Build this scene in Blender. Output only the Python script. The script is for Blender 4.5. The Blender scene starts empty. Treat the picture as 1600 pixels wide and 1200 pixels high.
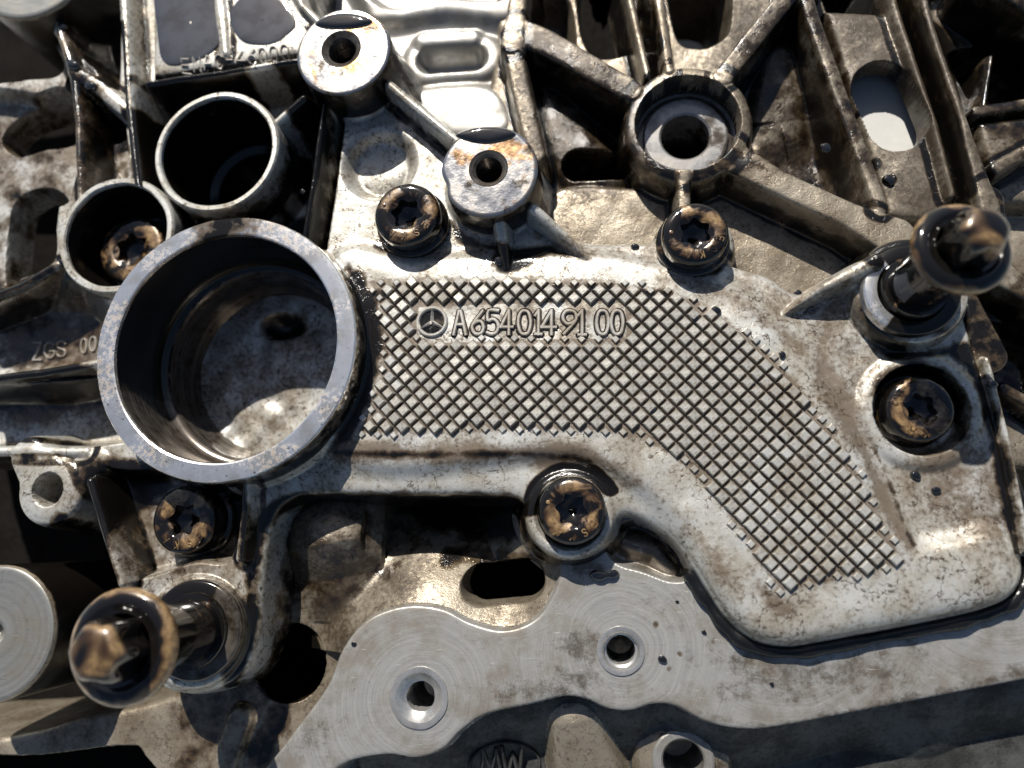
import bpy, bmesh, math, random
import numpy as np
from mathutils import Vector, Matrix

random.seed(7); RNG = np.random.default_rng(7)
SC = bpy.context.scene
COL = SC.collection
MM = 0.001                       # everything below is written in millimetres

# ------------------------------------------------------------------ camera
FPX, CU, CV, NU, NV, CAMH = 1208.0, 800.0, 600.0, 950.0, 841.0, 150.0
_d = np.array([NU-CU, -(NV-CV), -FPX]); _d /= np.linalg.norm(_d)
_zc = -_d
_xw = np.array([1.0, 0, 0]) - _zc*_zc[0]; _xw /= np.linalg.norm(_xw)
_yw = np.cross(_zc, _xw)
ROT = np.array([_xw, _yw, _zc])          # camera coords -> world coords
def _ray(u, v):
    return ROT @ np.array([u-CU, -(v-CV), -FPX])
_c = _ray(CU, CV); CAM = np.array([0, 0, CAMH]) - np.array([_c[0], _c[1], 0])*(CAMH/-_c[2])
CAM[2] = CAMH
def P(u, v, z=0.0):
    """photo pixel (1600x1200) seen at height z -> world x, y in mm"""
    d = _ray(u, v); t = (z-CAM[2])/d[2]
    return np.array([CAM[0]+d[0]*t, CAM[1]+d[1]*t])
def rpx(u, v, z, r):
    a = np.linalg.norm(P(u+r, v, z)-P(u-r, v, z))/2; b = np.linalg.norm(P(u, v+r, z)-P(u, v-r, z))/2
    return (a+b)/2
cam_data = bpy.data.cameras.new('camera')
cam = bpy.data.objects.new('camera', cam_data); COL.objects.link(cam)
cam_data.sensor_width = 36; cam_data.lens = 36*FPX/1600
cam_data.clip_start = 0.005; cam_data.clip_end = 20
m4 = Matrix([list(ROT[0])+[CAM[0]*MM], list(ROT[1])+[CAM[1]*MM], list(ROT[2])+[CAM[2]*MM], [0, 0, 0, 1]])
cam.matrix_world = m4
cam_data.dof.use_dof = True; cam_data.dof.focus_distance = 0.152; cam_data.dof.aperture_fstop = 9.0
SC.camera = cam

# ------------------------------------------------------------------ sky, sun, exposure
SUN_EL, SUN_AZ = math.radians(43), math.radians(-14)     # azimuth measured from +Y towards +X
world = bpy.data.worlds.new('World'); SC.world = world; world.use_nodes = True
nt = world.node_tree; nt.nodes.clear()
sky = nt.nodes.new('ShaderNodeTexSky'); sky.sky_type = 'NISHITA'; sky.sun_disc = False
sky.ozone_density = 0.6; sky.sun_elevation = SUN_EL; sky.sun_rotation = SUN_AZ
bg = nt.nodes.new('ShaderNodeBackground'); bg.inputs['Strength'].default_value = 0.05
wo = nt.nodes.new('ShaderNodeOutputWorld')
nt.links.new(sky.outputs[0], bg.inputs['Color']); nt.links.new(bg.outputs[0], wo.inputs['Surface'])
sun_data = bpy.data.lights.new('sun', 'SUN'); sun_data.energy = 5.0; sun_data.angle = math.radians(0.5)
sun_data.color = (1.0, 0.95, 0.87)
sun = bpy.data.objects.new('sun', sun_data); COL.objects.link(sun)
_sd = Vector((math.sin(SUN_AZ)*math.cos(SUN_EL), math.cos(SUN_AZ)*math.cos(SUN_EL), math.sin(SUN_EL)))
sun.rotation_euler = _sd.to_track_quat('Z', 'Y').to_euler(); sun.location = _sd*0.6
SC.view_settings.view_transform = 'Standard'; SC.view_settings.look = 'None'
SC.view_settings.exposure = 0.45; SC.view_settings.gamma = 1.0; SC.view_settings.use_curve_mapping = False
SC.render.engine = 'CYCLES'
SC.cycles.use_denoising = True
SC.cycles.max_bounces = 4; SC.cycles.diffuse_bounces = 2; SC.cycles.glossy_bounces = 3
SC.cycles.use_adaptive_sampling = True; SC.cycles.adaptive_threshold = 0.02; SC.cycles.adaptive_min_samples = 16
SC.cycles.caustics_reflective = False; SC.cycles.caustics_refractive = False
SC.cycles.sample_clamp_indirect = 4.0

# ------------------------------------------------------------------ materials
class NG:
    def __init__(s, name):
        s.m = bpy.data.materials.new(name); s.m.use_nodes = True; s.t = s.m.node_tree; s.t.nodes.clear()
        s.out = s.n('ShaderNodeOutputMaterial'); s._co = None
    def n(s, typ, **kw):
        x = s.t.nodes.new(typ)
        for k, v in kw.items(): setattr(x, k, v)
        return x
    def put(s, sock, v):
        if v is None: return
        if hasattr(v, 'is_output') or isinstance(v, bpy.types.NodeSocket): s.t.links.new(v, sock)
        else:
            if sock.type == 'RGBA' and len(v) == 3: v = (*v, 1)
            sock.default_value = v
    def co(s):
        if s._co is None:
            tc = s.n('ShaderNodeTexCoord'); oi = s.n('ShaderNodeObjectInfo')
            mp = s.n('ShaderNodeVectorMath', operation='MULTIPLY_ADD')
            s.t.links.new(tc.outputs['Object'], mp.inputs[0]); mp.inputs[1].default_value = (1000,)*3
            k = s.n('ShaderNodeMath', operation='MULTIPLY'); s.t.links.new(oi.outputs['Random'], k.inputs[0]); k.inputs[1].default_value = 400.0 if s.rand else 0.0
            s.t.links.new(k.outputs[0], mp.inputs[2]); s._co = mp.outputs[0]
        return s._co
    rand = False
    def noise(s, scale, detail=4, rough=0.6, dist=0.0, vec=None, off=0.0):
        x = s.n('ShaderNodeTexNoise'); s.put(x.inputs['Scale'], scale); s.put(x.inputs['Detail'], detail)
        s.put(x.inputs['Roughness'], rough); s.put(x.inputs['Distortion'], dist)
        v = vec or s.co()
        if off:
            a = s.n('ShaderNodeVectorMath', operation='ADD'); s.put(a.inputs[0], v); a.inputs[1].default_value = (off, off*1.7, off*.6); v = a.outputs[0]
        s.put(x.inputs['Vector'], v)
        return x.outputs['Fac']
    def warp(s, scale, amt, vec=None):
        x = s.n('ShaderNodeTexNoise'); s.put(x.inputs['Scale'], scale); s.put(x.inputs['Detail'], 3); s.put(x.inputs['Vector'], vec or s.co())
        a = s.n('ShaderNodeVectorMath', operation='MULTIPLY_ADD'); s.put(a.inputs[0], x.outputs['Color']); a.inputs[1].default_value = (amt,)*3
        s.put(a.inputs[2], vec or s.co()); return a.outputs[0]
    def voro(s, scale, vec=None, feature='DISTANCE_TO_EDGE', out='Distance'):
        x = s.n('ShaderNodeTexVoronoi', feature=feature); s.put(x.inputs['Scale'], scale); s.put(x.inputs['Vector'], vec or s.co())
        return x.outputs[out]
    def math(s, op, a, b=None, c=None, clamp=False):
        x = s.n('ShaderNodeMath', operation=op, use_clamp=clamp); s.put(x.inputs[0], a)
        if b is not None: s.put(x.inputs[1], b)
        if c is not None: s.put(x.inputs[2], c)
        return x.outputs[0]
    def ss(s, v, lo, hi, a=0.0, b=1.0):
        x = s.n('ShaderNodeMapRange', interpolation_type='SMOOTHSTEP'); s.put(x.inputs[0], v)
        for i, q in enumerate((lo, hi, a, b)): s.put(x.inputs[i+1], q)
        return x.outputs[0]
    def mix(s, f, a, b):
        x = s.n('ShaderNodeMix', data_type='RGBA'); s.put(x.inputs['Factor'], f); s.put(x.inputs[6], a); s.put(x.inputs[7], b); return x.outputs[2]
    def mixf(s, f, a, b):
        x = s.n('ShaderNodeMix', data_type='FLOAT'); s.put(x.inputs['Factor'], f); s.put(x.inputs[2], a); s.put(x.inputs[3], b); return x.outputs[0]
    def attr(s, name):
        x = s.n('ShaderNodeAttribute', attribute_name=name); return x.outputs['Fac']
    def bump(s, h, strength, dist, nrm=None):
        x = s.n('ShaderNodeBump'); s.put(x.inputs['Strength'], strength); s.put(x.inputs['Distance'], dist*MM); s.put(x.inputs['Height'], h)
        if nrm is not None: s.put(x.inputs['Normal'], nrm)
        return x.outputs[0]
    def bsdf(s, col, rough, metal=0.0, nrm=None, coat=0.0, spec=0.5, coat_rough=0.08):
        b = s.n('ShaderNodeBsdfPrincipled'); s.put(b.inputs['Base Color'], col); s.put(b.inputs['Roughness'], rough)
        s.put(b.inputs['Metallic'], metal); s.put(b.inputs['Coat Weight'], coat); s.put(b.inputs['Coat Roughness'], coat_rough)
        s.put(b.inputs['Specular IOR Level'], spec)
        if nrm is not None: s.put(b.inputs['Normal'], nrm)
        return b.outputs[0]
    def mixs(s, f, a, b):
        x = s.n('ShaderNodeMixShader'); s.put(x.inputs[0], f); s.put(x.inputs[1], a); s.put(x.inputs[2], b); return x.outputs[0]
    def done(s, sh):
        s.t.links.new(sh, s.out.inputs['Surface']); return s.m

OILC = (0.006, 0.005, 0.004)
def oiled(g, c, r, metal, nb, wet=0.0, spec=0.5, extra=None):
    """surface under engine oil: black where the painted stain or wall shade (attribute oil) is thick, a translucent brown wet rim where it thins out"""
    n = g.noise(0.28, 4, 0.56, off=31)
    a = g.math('ADD', g.attr('oil'), g.math('MULTIPLY', g.math('SUBTRACT', n, 0.5), 1.1))
    f = g.ss(a, 0.42, 0.66)
    if extra is not None: f = g.math('MAXIMUM', f, extra)
    halo = g.ss(a, 0.26, 0.52)
    tint = g.n('ShaderNodeMix', data_type='RGBA', blend_type='MULTIPLY'); g.put(tint.inputs['Factor'], halo); g.put(tint.inputs[6], c); g.put(tint.inputs[7], (0.42, 0.34, 0.25))
    c2 = g.mix(f, tint.outputs[2], OILC)
    w = g.math('MULTIPLY', g.math('MAXIMUM', halo, g.math('MULTIPLY', g.ss(n, 0.40, 0.60), wet)), g.mixf(f, 0.8, 0.15))
    return g.done(g.bsdf(c2, g.mixf(halo, r, 0.16), g.mixf(f, metal, 0.0), nb, w, g.mixf(f, spec, 0.5), 0.07))

def mat_cast(name, pale, tan, brown, brown_amt, grain, crack_amt, metal, rough, wet=0.0, gsize=2.6, speck=0.5, spec=0.5):
    g = NG(name)
    med = g.noise(0.10, 5, 0.72, off=11); fin = g.noise(1.1, 4, 0.7, off=3)
    c = g.mix(g.ss(med, 0.36, 0.64), pale, tan)
    st = g.math('ADD', g.math('ADD', g.math('MULTIPLY', med, 0.62), g.math('MULTIPLY', fin, 0.38)), g.math('MULTIPLY', g.attr('brown'), 0.30))
    bf = g.math('MULTIPLY', g.ss(st, 0.47, 0.72), brown_amt, clamp=True)
    c = g.mix(bf, c, brown)
    c = g.mix(g.ss(fin, 0.50, 0.72, 0, speck), c, tuple(x*0.5 for x in brown))
    ex = None
    h = g.noise(gsize, 3, 0.65)
    hh = g.math('ADD', h, g.math('MULTIPLY', fin, 0.35))
    if crack_amt > 0:   # dried varnish crackle in irregular patches, and small black specks
        w = g.warp(0.6, 3.4)
        cm = g.math('MULTIPLY', g.ss(g.noise(0.09, 3, 0.6, off=57), 0.44, 0.56), crack_amt)
        cr = g.math('MULTIPLY', g.ss(g.voro(0.24, w), 0.0, 0.05, 1, 0), g.math('MULTIPLY', cm, g.ss(fin, 0.36, 0.56)))
        c = g.mix(cr, c, (0.05, 0.032, 0.018))
        hh = g.math('SUBTRACT', hh, g.math('MULTIPLY', cr, 0.9))
        ex = g.math('MULTIPLY', g.ss(g.voro(0.42, None, 'F1'), 0.05, 0.10, 1, 0), g.ss(med, 0.52, 0.60))
    r = g.mixf(g.ss(fin, 0.3, 0.7), rough*0.75, rough*1.2)
    r = g.mixf(bf, r, rough*1.25)
    return oiled(g, c, r, g.mixf(bf, metal, metal*0.4), g.bump(hh, grain, 0.2), wet, spec, ex)

M = {}
M['cover'] = mat_cast('cover_aluminium', (0.58, 0.575, 0.545), (0.45, 0.42, 0.355), (0.10, 0.068, 0.04), 0.85, 0.26, 1.0, 0.42, 0.38, 0.6, speck=0.6)
M['block'] = mat_cast('block_aluminium', (0.31, 0.27, 0.21), (0.21, 0.17, 0.12), (0.04, 0.028, 0.017), 0.9, 0.40, 0.6, 0.5, 0.38, 0.5, gsize=2.8)
M['wallcast'] = mat_cast('block_outside', (0.09, 0.09, 0.086), (0.035, 0.035, 0.033), (0.012, 0.011, 0.01), 1.0, 0.5, 0.0, 0.4, 0.45)
M['plate'] = mat_cast('grey_plate', (0.36, 0.355, 0.34), (0.30, 0.285, 0.26), (0.15, 0.13, 0.10), 0.4, 0.22, 0.0, 0.6, 0.42, speck=0.15)
M['sump'] = mat_cast('oily_shade_inside', (0.009, 0.008, 0.007), (0.007, 0.006, 0.005), (0.004, 0.003, 0.003), 0.7, 0.3, 0.0, 0.0, 0.9, spec=0.05)  # oily, and matt near-black: shade of the deep openings put into the colour

def mat_machined(name, col, rough, stain, centre=None, metal=0.8, swirl=1.0):
    """milled face: fine tool marks (arcs), oily smears, black scuffs"""
    g = NG(name)
    co = g.co()
    if centre is not None:
        a = g.n('ShaderNodeVectorMath', operation='SUBTRACT'); g.put(a.inputs[0], co); a.inputs[1].default_value = (centre[0], centre[1], 0)
        l = g.n('ShaderNodeVectorMath', operation='LENGTH'); g.put(l.inputs[0], a.outputs[0]); rad = l.outputs['Value']
        cv = g.n('ShaderNodeCombineXYZ'); g.put(cv.inputs[0], rad)
        lines = g.noise(3.2, 4, 0.75, vec=cv.outputs[0])
    else:
        cv = g.n('ShaderNodeCombineXYZ'); g.put(cv.inputs[0], g.math('ADD', g.attr('swirl'), g.math('MULTIPLY', g.noise(0.05, 2, .5, off=2), 3.5)))
        g.put(cv.inputs[1], g.math('MULTIPLY', g.noise(0.05, 2, .5, off=66), 1.5))
        lines = g.noise(2.4, 5, 0.8, vec=cv.outputs[0])
    med = g.noise(0.11, 6, 0.66); fin = g.noise(0.6, 5, 0.7, off=4)
    c = g.mix(g.ss(lines, 0.34, 0.66), tuple(x*0.72 for x in col), col)
    c = g.mix(g.math('MULTIPLY', g.ss(med, 0.42, 0.66), stain*.9), c, (0.15, 0.12, 0.085))
    c = g.mix(g.math('MULTIPLY', g.ss(fin, 0.58, 0.78), stain*0.8), c, (0.06, 0.045, 0.03))
    br = g.ss(g.math('ADD', g.attr('brown'), g.math('MULTIPLY', g.math('SUBTRACT', g.noise(0.30, 5, 0.8, off=8), .5), 2.2)), 0.35, 0.95)
    c = g.mix(g.math('MULTIPLY', br, 0.8), c, (0.075, 0.055, 0.035))
    r = g.mixf(g.ss(med, 0.35, 0.7), rough*0.75, rough*1.35)
    sc_ = g.n('ShaderNodeMapping'); sc_.inputs['Scale'].default_value = (0.25, 3.0, 1); sc_.inputs['Rotation'].default_value = (0, 0, 0.9); g.put(sc_.inputs['Vector'], g.warp(0.05, 3)); scr = g.noise(1.0, 3, 0.8, vec=sc_.outputs[0])
    c = g.mix(g.ss(scr, 0.60, 0.70, 0, 0.5), c, tuple(x*0.35 for x in col)); c = g.mix(g.ss(scr, 0.36, 0.28, 0, 0.6), c, tuple(min(1, x*1.5) for x in col))
    return oiled(g, c, r, metal, g.bump(g.math('ADD', lines, g.math('MULTIPLY', scr, .6)), 0.22*swirl, 0.08), 0.25)
M['milled'] = mat_machined('milled_flange', (0.47, 0.46, 0.435), 0.38, 0.7, metal=0.5)

def mat_ring(name):
    g = NG(name); g.rand = True
    fin = g.noise(0.9, 6, 0.72); med = g.noise(0.22, 4, 0.6, off=3)
    c = g.mix(g.ss(med, 0.4, 0.7), (0.80, 0.80, 0.81), (0.62, 0.60, 0.56))
    rust = g.math('MULTIPLY', g.ss(fin, 0.46, 0.62), g.ss(g.noise(0.09, 3, 0.5, off=22), 0.47, 0.60))
    c = g.mix(g.math('MULTIPLY', rust, .7), c, (0.20, 0.11, 0.055))
    c = g.mix(g.ss(g.noise(1.3, 4, 0.6, off=12), 0.64, 0.70), c, (0.02, 0.013, 0.008))
    nb = g.bump(g.noise(2.2, 3, 0.6), 0.12, 0.1)
    return oiled(g, c, g.mixf(rust, 0.22, 0.45), g.mixf(rust, 0.85, 0.2), nb, 0.3)
M['ring'] = mat_ring('turned_steel')

def mat_polish(name):
    """bright faced boss with heat tint stains"""
    g = NG(name); g.rand = False
    med = g.noise(0.16, 4, 0.65); fin = g.noise(0.9, 4, 0.7, off=6); am = g.noise(0.13, 4, 0.6, off=40)
    c = g.mix(g.ss(med, 0.40, 0.62), (0.40, 0.40, 0.41), (0.25, 0.23, 0.21))
    c = g.mix(g.ss(am, 0.52, 0.62, 0, .85), c, (0.36, 0.20, 0.08))
    c = g.mix(g.ss(g.noise(0.25, 4, 0.6, off=70), 0.58, 0.70), c, (0.08, 0.065, 0.05))
    nb = g.bump(g.math('ADD', fin, med), 0.16, 0.25)
    return g.done(g.bsdf(c, g.mixf(g.ss(med, .35, .65), 0.16, 0.34), 0.92, nb, 0.0))
M['polish'] = mat_polish('faced_boss')

def mat_bolt(name, amber_amt, msc=0.22, mdet=3):
    """steel under amber varnish and a wet film; the film thickens to black where noise, pushed by attribute oil, says so"""
    g = NG(name); g.rand = True
    med = g.noise(msc, mdet, 0.6, 0.6); fin = g.noise(0.9, 4, 0.75, off=5)
    c = g.mix(g.ss(fin, 0.36, 0.64), (0.31, 0.20, 0.09), (0.12, 0.07, 0.033))
    oi = g.n('ShaderNodeObjectInfo'); a = g.math('ADD', g.math('ADD', med, g.math('MULTIPLY', g.attr('oil'), 0.3)), g.math('MULTIPLY_ADD', oi.outputs['Random'], 0.10, -0.05))
    c = g.mix(g.ss(a, amber_amt-0.14, amber_amt), c, (0.055, 0.03, 0.013))
    c = g.mix(g.ss(a, amber_amt-0.03, amber_amt+0.05), c, OILC)
    f = g.ss(a, amber_amt-0.05, amber_amt+0.05)
    nb = g.bump(g.math('ADD', g.math('MULTIPLY', fin, g.math('SUBTRACT', 1.0, f)), g.math('MULTIPLY', med, 0.6)), 0.25, 0.2)
    return g.done(g.bsdf(c, g.mixf(f, 0.34, 0.08), g.mixf(f, 0.2, 0.0), nb, g.mixf(f, 0.8, 0.35), 0.55, 0.04))
M['bolt'] = mat_bolt('varnished_bolt', 0.58)
M['bolt_tall'] = mat_bolt('amber_bolt', 0.53, 0.15, 1)
M['bolt_dark'] = mat_bolt('oily_bolt', 0.42)
M['shank'] = mat_bolt('oily_shank', 0.40)

def mat_oil():
    g = NG('engine_oil'); nb = g.bump(g.noise(0.35, 2, 0.5), 0.12, 0.4)
    return g.done(g.bsdf(OILC, 0.04, 0.0, nb, spec=1.0, coat=1.0, coat_rough=0.02))
M['oil'] = mat_oil()
def mat_bore():
    g = NG('oily_bore'); n = g.noise(0.5, 5, 0.7); 
    mp = g.n('ShaderNodeMapping'); mp.inputs['Scale'].default_value = (0.05, 0.05, 2.0); g.put(mp.inputs['Vector'], g.co())
    ln = g.noise(1.0, 4, 0.7, vec=mp.outputs[0])
    c = g.mix(g.ss(n, 0.4, 0.65), (0.10, 0.085, 0.07), (0.03, 0.022, 0.015))
    c = g.mix(g.ss(ln, 0.45, 0.7), c, (0.22, 0.19, 0.16))
    return oiled(g, c, 0.22, 0.5, g.bump(ln, 0.3, 0.1), 0.6)
M['bore'] = mat_bore()
def mat_ground():
    g = NG('pale_concrete'); n = g.noise(0.06, 6, 0.65)
    return g.done(g.bsdf(g.mix(n, (0.42, 0.42, 0.40), (0.62, 0.61, 0.58)), 0.8, 0, g.bump(g.noise(0.5, 5), 0.3, 0.3)))
M['ground'] = mat_ground()

# ------------------------------------------------------------------ mesh helpers
def link(name, me, mat, parent=None, label=None, cat=None, group=None, kind=None):
    o = bpy.data.objects.new(name, me); COL.objects.link(o)
    if mat is not None and len(me.materials) == 0: me.materials.append(mat)
    if parent is not None: o.parent = parent
    for k, v in (('label', label), ('category', cat), ('group', group), ('kind', kind)):
        if v: o[k] = v
    return o
def empty(name, label, cat, group=None, loc=(0, 0, 0)):
    o = bpy.data.objects.new(name, None); COL.objects.link(o); o.empty_display_size = 0.005
    o.location = loc; o['label'] = label; o['category'] = cat
    if group: o['group'] = group
    return o
def mesh(name, verts, faces, smooth=True, sharp=None, attrs=None):
    me = bpy.data.meshes.new(name)
    v = np.asarray(verts, dtype=np.float64)*MM
    me.from_pydata(v.tolist(), [], [tuple(f) for f in faces])
    if smooth: me.polygons.foreach_set('use_smooth', np.ones(len(me.polygons), dtype=bool))
    if attrs:
        for k, a in attrs.items():
            at = me.attributes.new(k, 'FLOAT', 'POINT'); at.data.foreach_set('value', np.asarray(a, dtype=np.float32))
    me.update()
    if sharp: me.set_sharp_from_angle(angle=math.radians(sharp))
    return me
def grid_mesh(name, rings, closed_u=True, cap_last=False, sharp=35, attrs=None):
    """rings: list of (n,3) loops"""
    n = len(rings[0]); V = np.concatenate(rings); F = []
    for i in range(len(rings)-1):
        for j in range(n if closed_u else n-1):
            a, b = i*n+j, i*n+(j+1) % n
            F.append((a, b, b+n, a+n))
    if cap_last: F.append(tuple(range((len(rings)-1)*n, len(rings)*n)))
    return mesh(name, V, F, True, sharp, attrs)
def lathe(name, cx, cy, prof, seg=72, cap=False, sharp=35, wob=0.0, oilf=None, squash=None):
    """prof: (r, z) from outside bottom inwards; outward-facing order is outside -> top -> inside"""
    th = np.linspace(0, 2*np.pi, seg, endpoint=False); rings = []; oil = []
    wv = sum(RNG.normal()*np.cos(k*th+RNG.uniform(0, 6.28)) for k in (2, 3, 5, 7, 11))*wob*0.5
    for r, z in prof:
        rr = r+wv*(1 if r > 0.3 else 0)
        rings.append(np.stack([cx+rr*np.cos(th), cy+rr*np.sin(th), np.full(seg, float(z))], 1))
    at = None
    if oilf is not None:
        V = np.concatenate(rings); at = {'oil': oilf(V)}
    return grid_mesh(name, rings, True, cap, sharp, at)
def catmull(pts, closed=True, n=8):
    p = np.asarray(pts, float); N = len(p); out = []
    for i in range(N if closed else N-1):
        if closed: a, b, c, d = p[i-1], p[i], p[(i+1) % N], p[(i+2) % N]
        else: a, b, c, d = p[max(i-1, 0)], p[i], p[i+1], p[min(i+2, N-1)]
        for t in np.linspace(0, 1, n, endpoint=False):
            out.append(0.5*((2*b)+(-a+c)*t+(2*a-5*b+4*c-d)*t*t+(-a+3*b-3*c+d)*t**3))
    if not closed: out.append(p[-1])
    return np.array(out)
def px(pts, z, smooth=True, n=6, closed=True):
    w = np.array([P(u, v, z) for u, v in pts])
    return catmull(w, closed, n) if smooth else w

# ------------------------------------------------------------------ signed distances and height fields
def sd_poly(X, Y, poly):
    d = np.full(X.shape, 1e9, np.float32); ins = np.zeros(X.shape, bool)
    q = np.roll(poly, -1, axis=0)
    for (ax, ay), (bx, by) in zip(poly, q):
        ex, ey = bx-ax, by-ay; L = ex*ex+ey*ey+1e-12
        wx, wy = X-ax, Y-ay
        t = np.clip((wx*ex+wy*ey)/L, 0, 1)
        dx, dy = wx-ex*t, wy-ey*t
        np.minimum(d, dx*dx+dy*dy, out=d)
        c1 = (ay <= Y); c2 = (by > Y)
        cr = ex*wy-ey*wx
        ins ^= ((c1 & c2 & (cr > 0)) | (~c1 & ~c2 & (cr < 0)))
    d = np.sqrt(d); return np.where(ins, -d, d)
def sd_path(X, Y, pts, rad):
    """capsule chain; rad number or per-point list. also returns interpolated parameter along the path"""
    pts = np.asarray(pts, float); n = len(pts)
    rad = np.full(n, rad) if np.isscalar(rad) else np.asarray(rad, float)
    best = np.full(X.shape, 1e9, np.float32); par = np.zeros(X.shape, np.float32)
    for i in range(n-1):
        ax, ay = pts[i]; bx, by = pts[i+1]; ex, ey = bx-ax, by-ay; L = ex*ex+ey*ey+1e-12
        t = np.clip(((X-ax)*ex+(Y-ay)*ey)/L, 0, 1)
        d = np.hypot(X-ax-ex*t, Y-ay-ey*t)-(rad[i]+(rad[i+1]-rad[i])*t)
        k = d < best; best = np.where(k, d, best); par = np.where(k, (i+t)/(n-1), par)
    return best, par
def smax(a, b, k):
    h = np.clip(0.5+0.5*(a-b)/k, 0, 1); return b+(a-b)*h+k*h*(1-h)
def smin(a, b, k): return -smax(-a, -b, k)
def softp(s, w):     # softplus-like ramp: 0 for s<<0, s for s>>0
    return 0.5*(s+np.sqrt(s*s+w*w))
def vnoise(X, Y, scale, seed):
    r = np.random.default_rng(seed); G = r.normal(size=(128, 128))
    x, y = X*scale+64.3, Y*scale+64.7
    i, j = np.floor(x).astype(int), np.floor(y).astype(int); fx, fy = x-i, y-j
    fx = fx*fx*(3-2*fx); fy = fy*fy*(3-2*fy); i %= 128; j %= 128; i2, j2 = (i+1) % 128, (j+1) % 128
    return ((G[i, j]*(1-fx)+G[i2, j]*fx)*(1-fy)+(G[i, j2]*(1-fx)+G[i2, j2]*fx)*fy).astype(np.float32)

class HF:
    def __init__(s, x0, x1, y0, y1, res, base):
        s.xs = np.arange(x0, x1+res, res); s.ys = np.arange(y0, y1+res, res); s.res = res; s.base = base
        s.X, s.Y = [a.astype(np.float32) for a in np.meshgrid(s.xs, s.ys, indexing='ij')]
        s.Z = np.full(s.X.shape, base, np.float32); s.L = np.zeros(s.X.shape, np.int32); s.names = ['base']
        s.oil = np.zeros(s.X.shape, np.float32); s.brown = np.zeros(s.X.shape, np.float32); s.swirl = np.zeros(s.X.shape, np.float32); s.keep = np.ones(s.X.shape, bool); s.zl = np.full(s.X.shape, -1e3, np.float32)  # oil holds oil stains and painted shade together
    def win(s, pts, m):
        pts = np.asarray(pts); lo, hi = pts.min(0)-m, pts.max(0)+m
        i0, i1 = np.searchsorted(s.xs, (lo[0], hi[0])); j0, j1 = np.searchsorted(s.ys, (lo[1], hi[1]))
        return (slice(i0, i1), slice(j0, j1))
    def lab(s, name):
        if name is None: return None
        s.names.append(name); return len(s.names)-1
    def up(s, w, d, ztop, steep=7.0, k=1.2, rnd=0.5, name=None):
        prof = ztop-steep*softp(d-.35*rnd, rnd)
        old = s.Z[w]
        if name is not None:
            i = s.lab(name); s.L[w] = np.where(prof > old-0.02, i, s.L[w])
        s.Z[w] = smax(old, prof, k)
    def down(s, w, d, zfl, steep=7.0, k=1.0, rnd=0.5, zref=None):
        # the outline holds at height zref, the wall slopes inwards from there
        sh = 0 if zref is None else np.maximum(zref-zfl, 0)/steep
        prof = zfl+steep*softp(d+np.minimum(sh, 3.0), rnd); s.Z[w] = smin(s.Z[w], prof, k)
    def poly(s, pts, z, dz=None, up=True, smooth=True, n=6, **kw):
        """outline in photo pixels as seen at height z"""
        p = px(pts, z if dz is None else dz, smooth, n)
        w = s.win(p, kw.pop('margin', 9.0 if up else 6.0)); d = sd_poly(s.X[w], s.Y[w], p)
        if not up: kw['zref'] = z if dz is None else dz
        (s.up if up else s.down)(w, d, z, **kw); return w, d
    def circ(s, u, v, r, z, ref=None, up=True, mm=False, **kw):
        ref = z if ref is None else ref
        c = P(u, v, ref); R = r if mm else rpx(u, v, ref, r)
        w = s.win(np.array([c-R, c+R]), 9.0); d = np.hypot(s.X[w]-c[0], s.Y[w]-c[1])-R
        if not up: kw['zref'] = ref
        (s.up if up else s.down)(w, d, z, **kw); return w, d
    def rib(s, pts, wid, z, ref=None, up=True, smooth=False, **kw):
        """pts photo pixels seen at height ref (or z); wid full width px (number or list); z number or list along the path"""
        zs = np.full(len(pts), z, float) if np.isscalar(z) else np.asarray(z, float)
        wd = np.full(len(pts), wid, float) if np.isscalar(wid) else np.asarray(wid, float)
        p = np.array([P(u, v, zz if ref is None else ref) for (u, v), zz in zip(pts, zs)])
        r = np.array([rpx(u, v, zz, ww/2) for (u, v), zz, ww in zip(pts, zs, wd)])
        w = s.win(p, 9.0); d, t = sd_path(s.X[w], s.Y[w], p, r)
        zt = np.interp(t, np.linspace(0, 1, len(pts)), zs).astype(np.float32)
        if not up: kw['zref'] = ref
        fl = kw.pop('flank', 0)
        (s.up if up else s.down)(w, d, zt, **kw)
        if fl: s.oil[w] = np.maximum(s.oil[w], fl*np.clip((d-.25)/.5, 0, 1)*np.clip((2.6-d)/.9, 0, 1))  # rib walls darkened: oil, also standing in for their shade
        return w, d
    def stain(s, field, pts, z, soft=1.0, amt=1.0, path=None, smooth=True):
        if path is None:
            p = px(pts, z, smooth, 5); w = s.win(p, soft*2+1); d = sd_poly(s.X[w], s.Y[w], p)
        else:
            p = px(pts, z, True, 4, False); w = s.win(p, path*0.13+soft*2+1); d, _ = sd_path(s.X[w], s.Y[w], p, path*0.124/2)
        f = getattr(s, field); f[w] = np.maximum(f[w], amt*np.clip(0.5-d/(2*soft), 0, 1))
    def spot(s, field, u, v, r, z, soft=1.0, amt=1.0):
        c = P(u, v, z); R = rpx(u, v, z, r); w = s.win(np.array([c-R, c+R]), soft*2+1)
        d = np.hypot(s.X[w]-c[0], s.Y[w]-c[1])-R; f = getattr(s, field); f[w] = np.maximum(f[w], amt*np.clip(0.5-d/(2*soft), 0, 1))
    def clear(s, field, u, v, r, z, soft=1.0):
        c = P(u, v, z); R = rpx(u, v, z, r); w = s.win(np.array([c-R, c+R]), soft*2+1)
        d = np.hypot(s.X[w]-c[0], s.Y[w]-c[1])-R; f = getattr(s, field); f[w] = np.minimum(f[w], np.clip(0.5+d/(2*soft), 0, 1))
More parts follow.
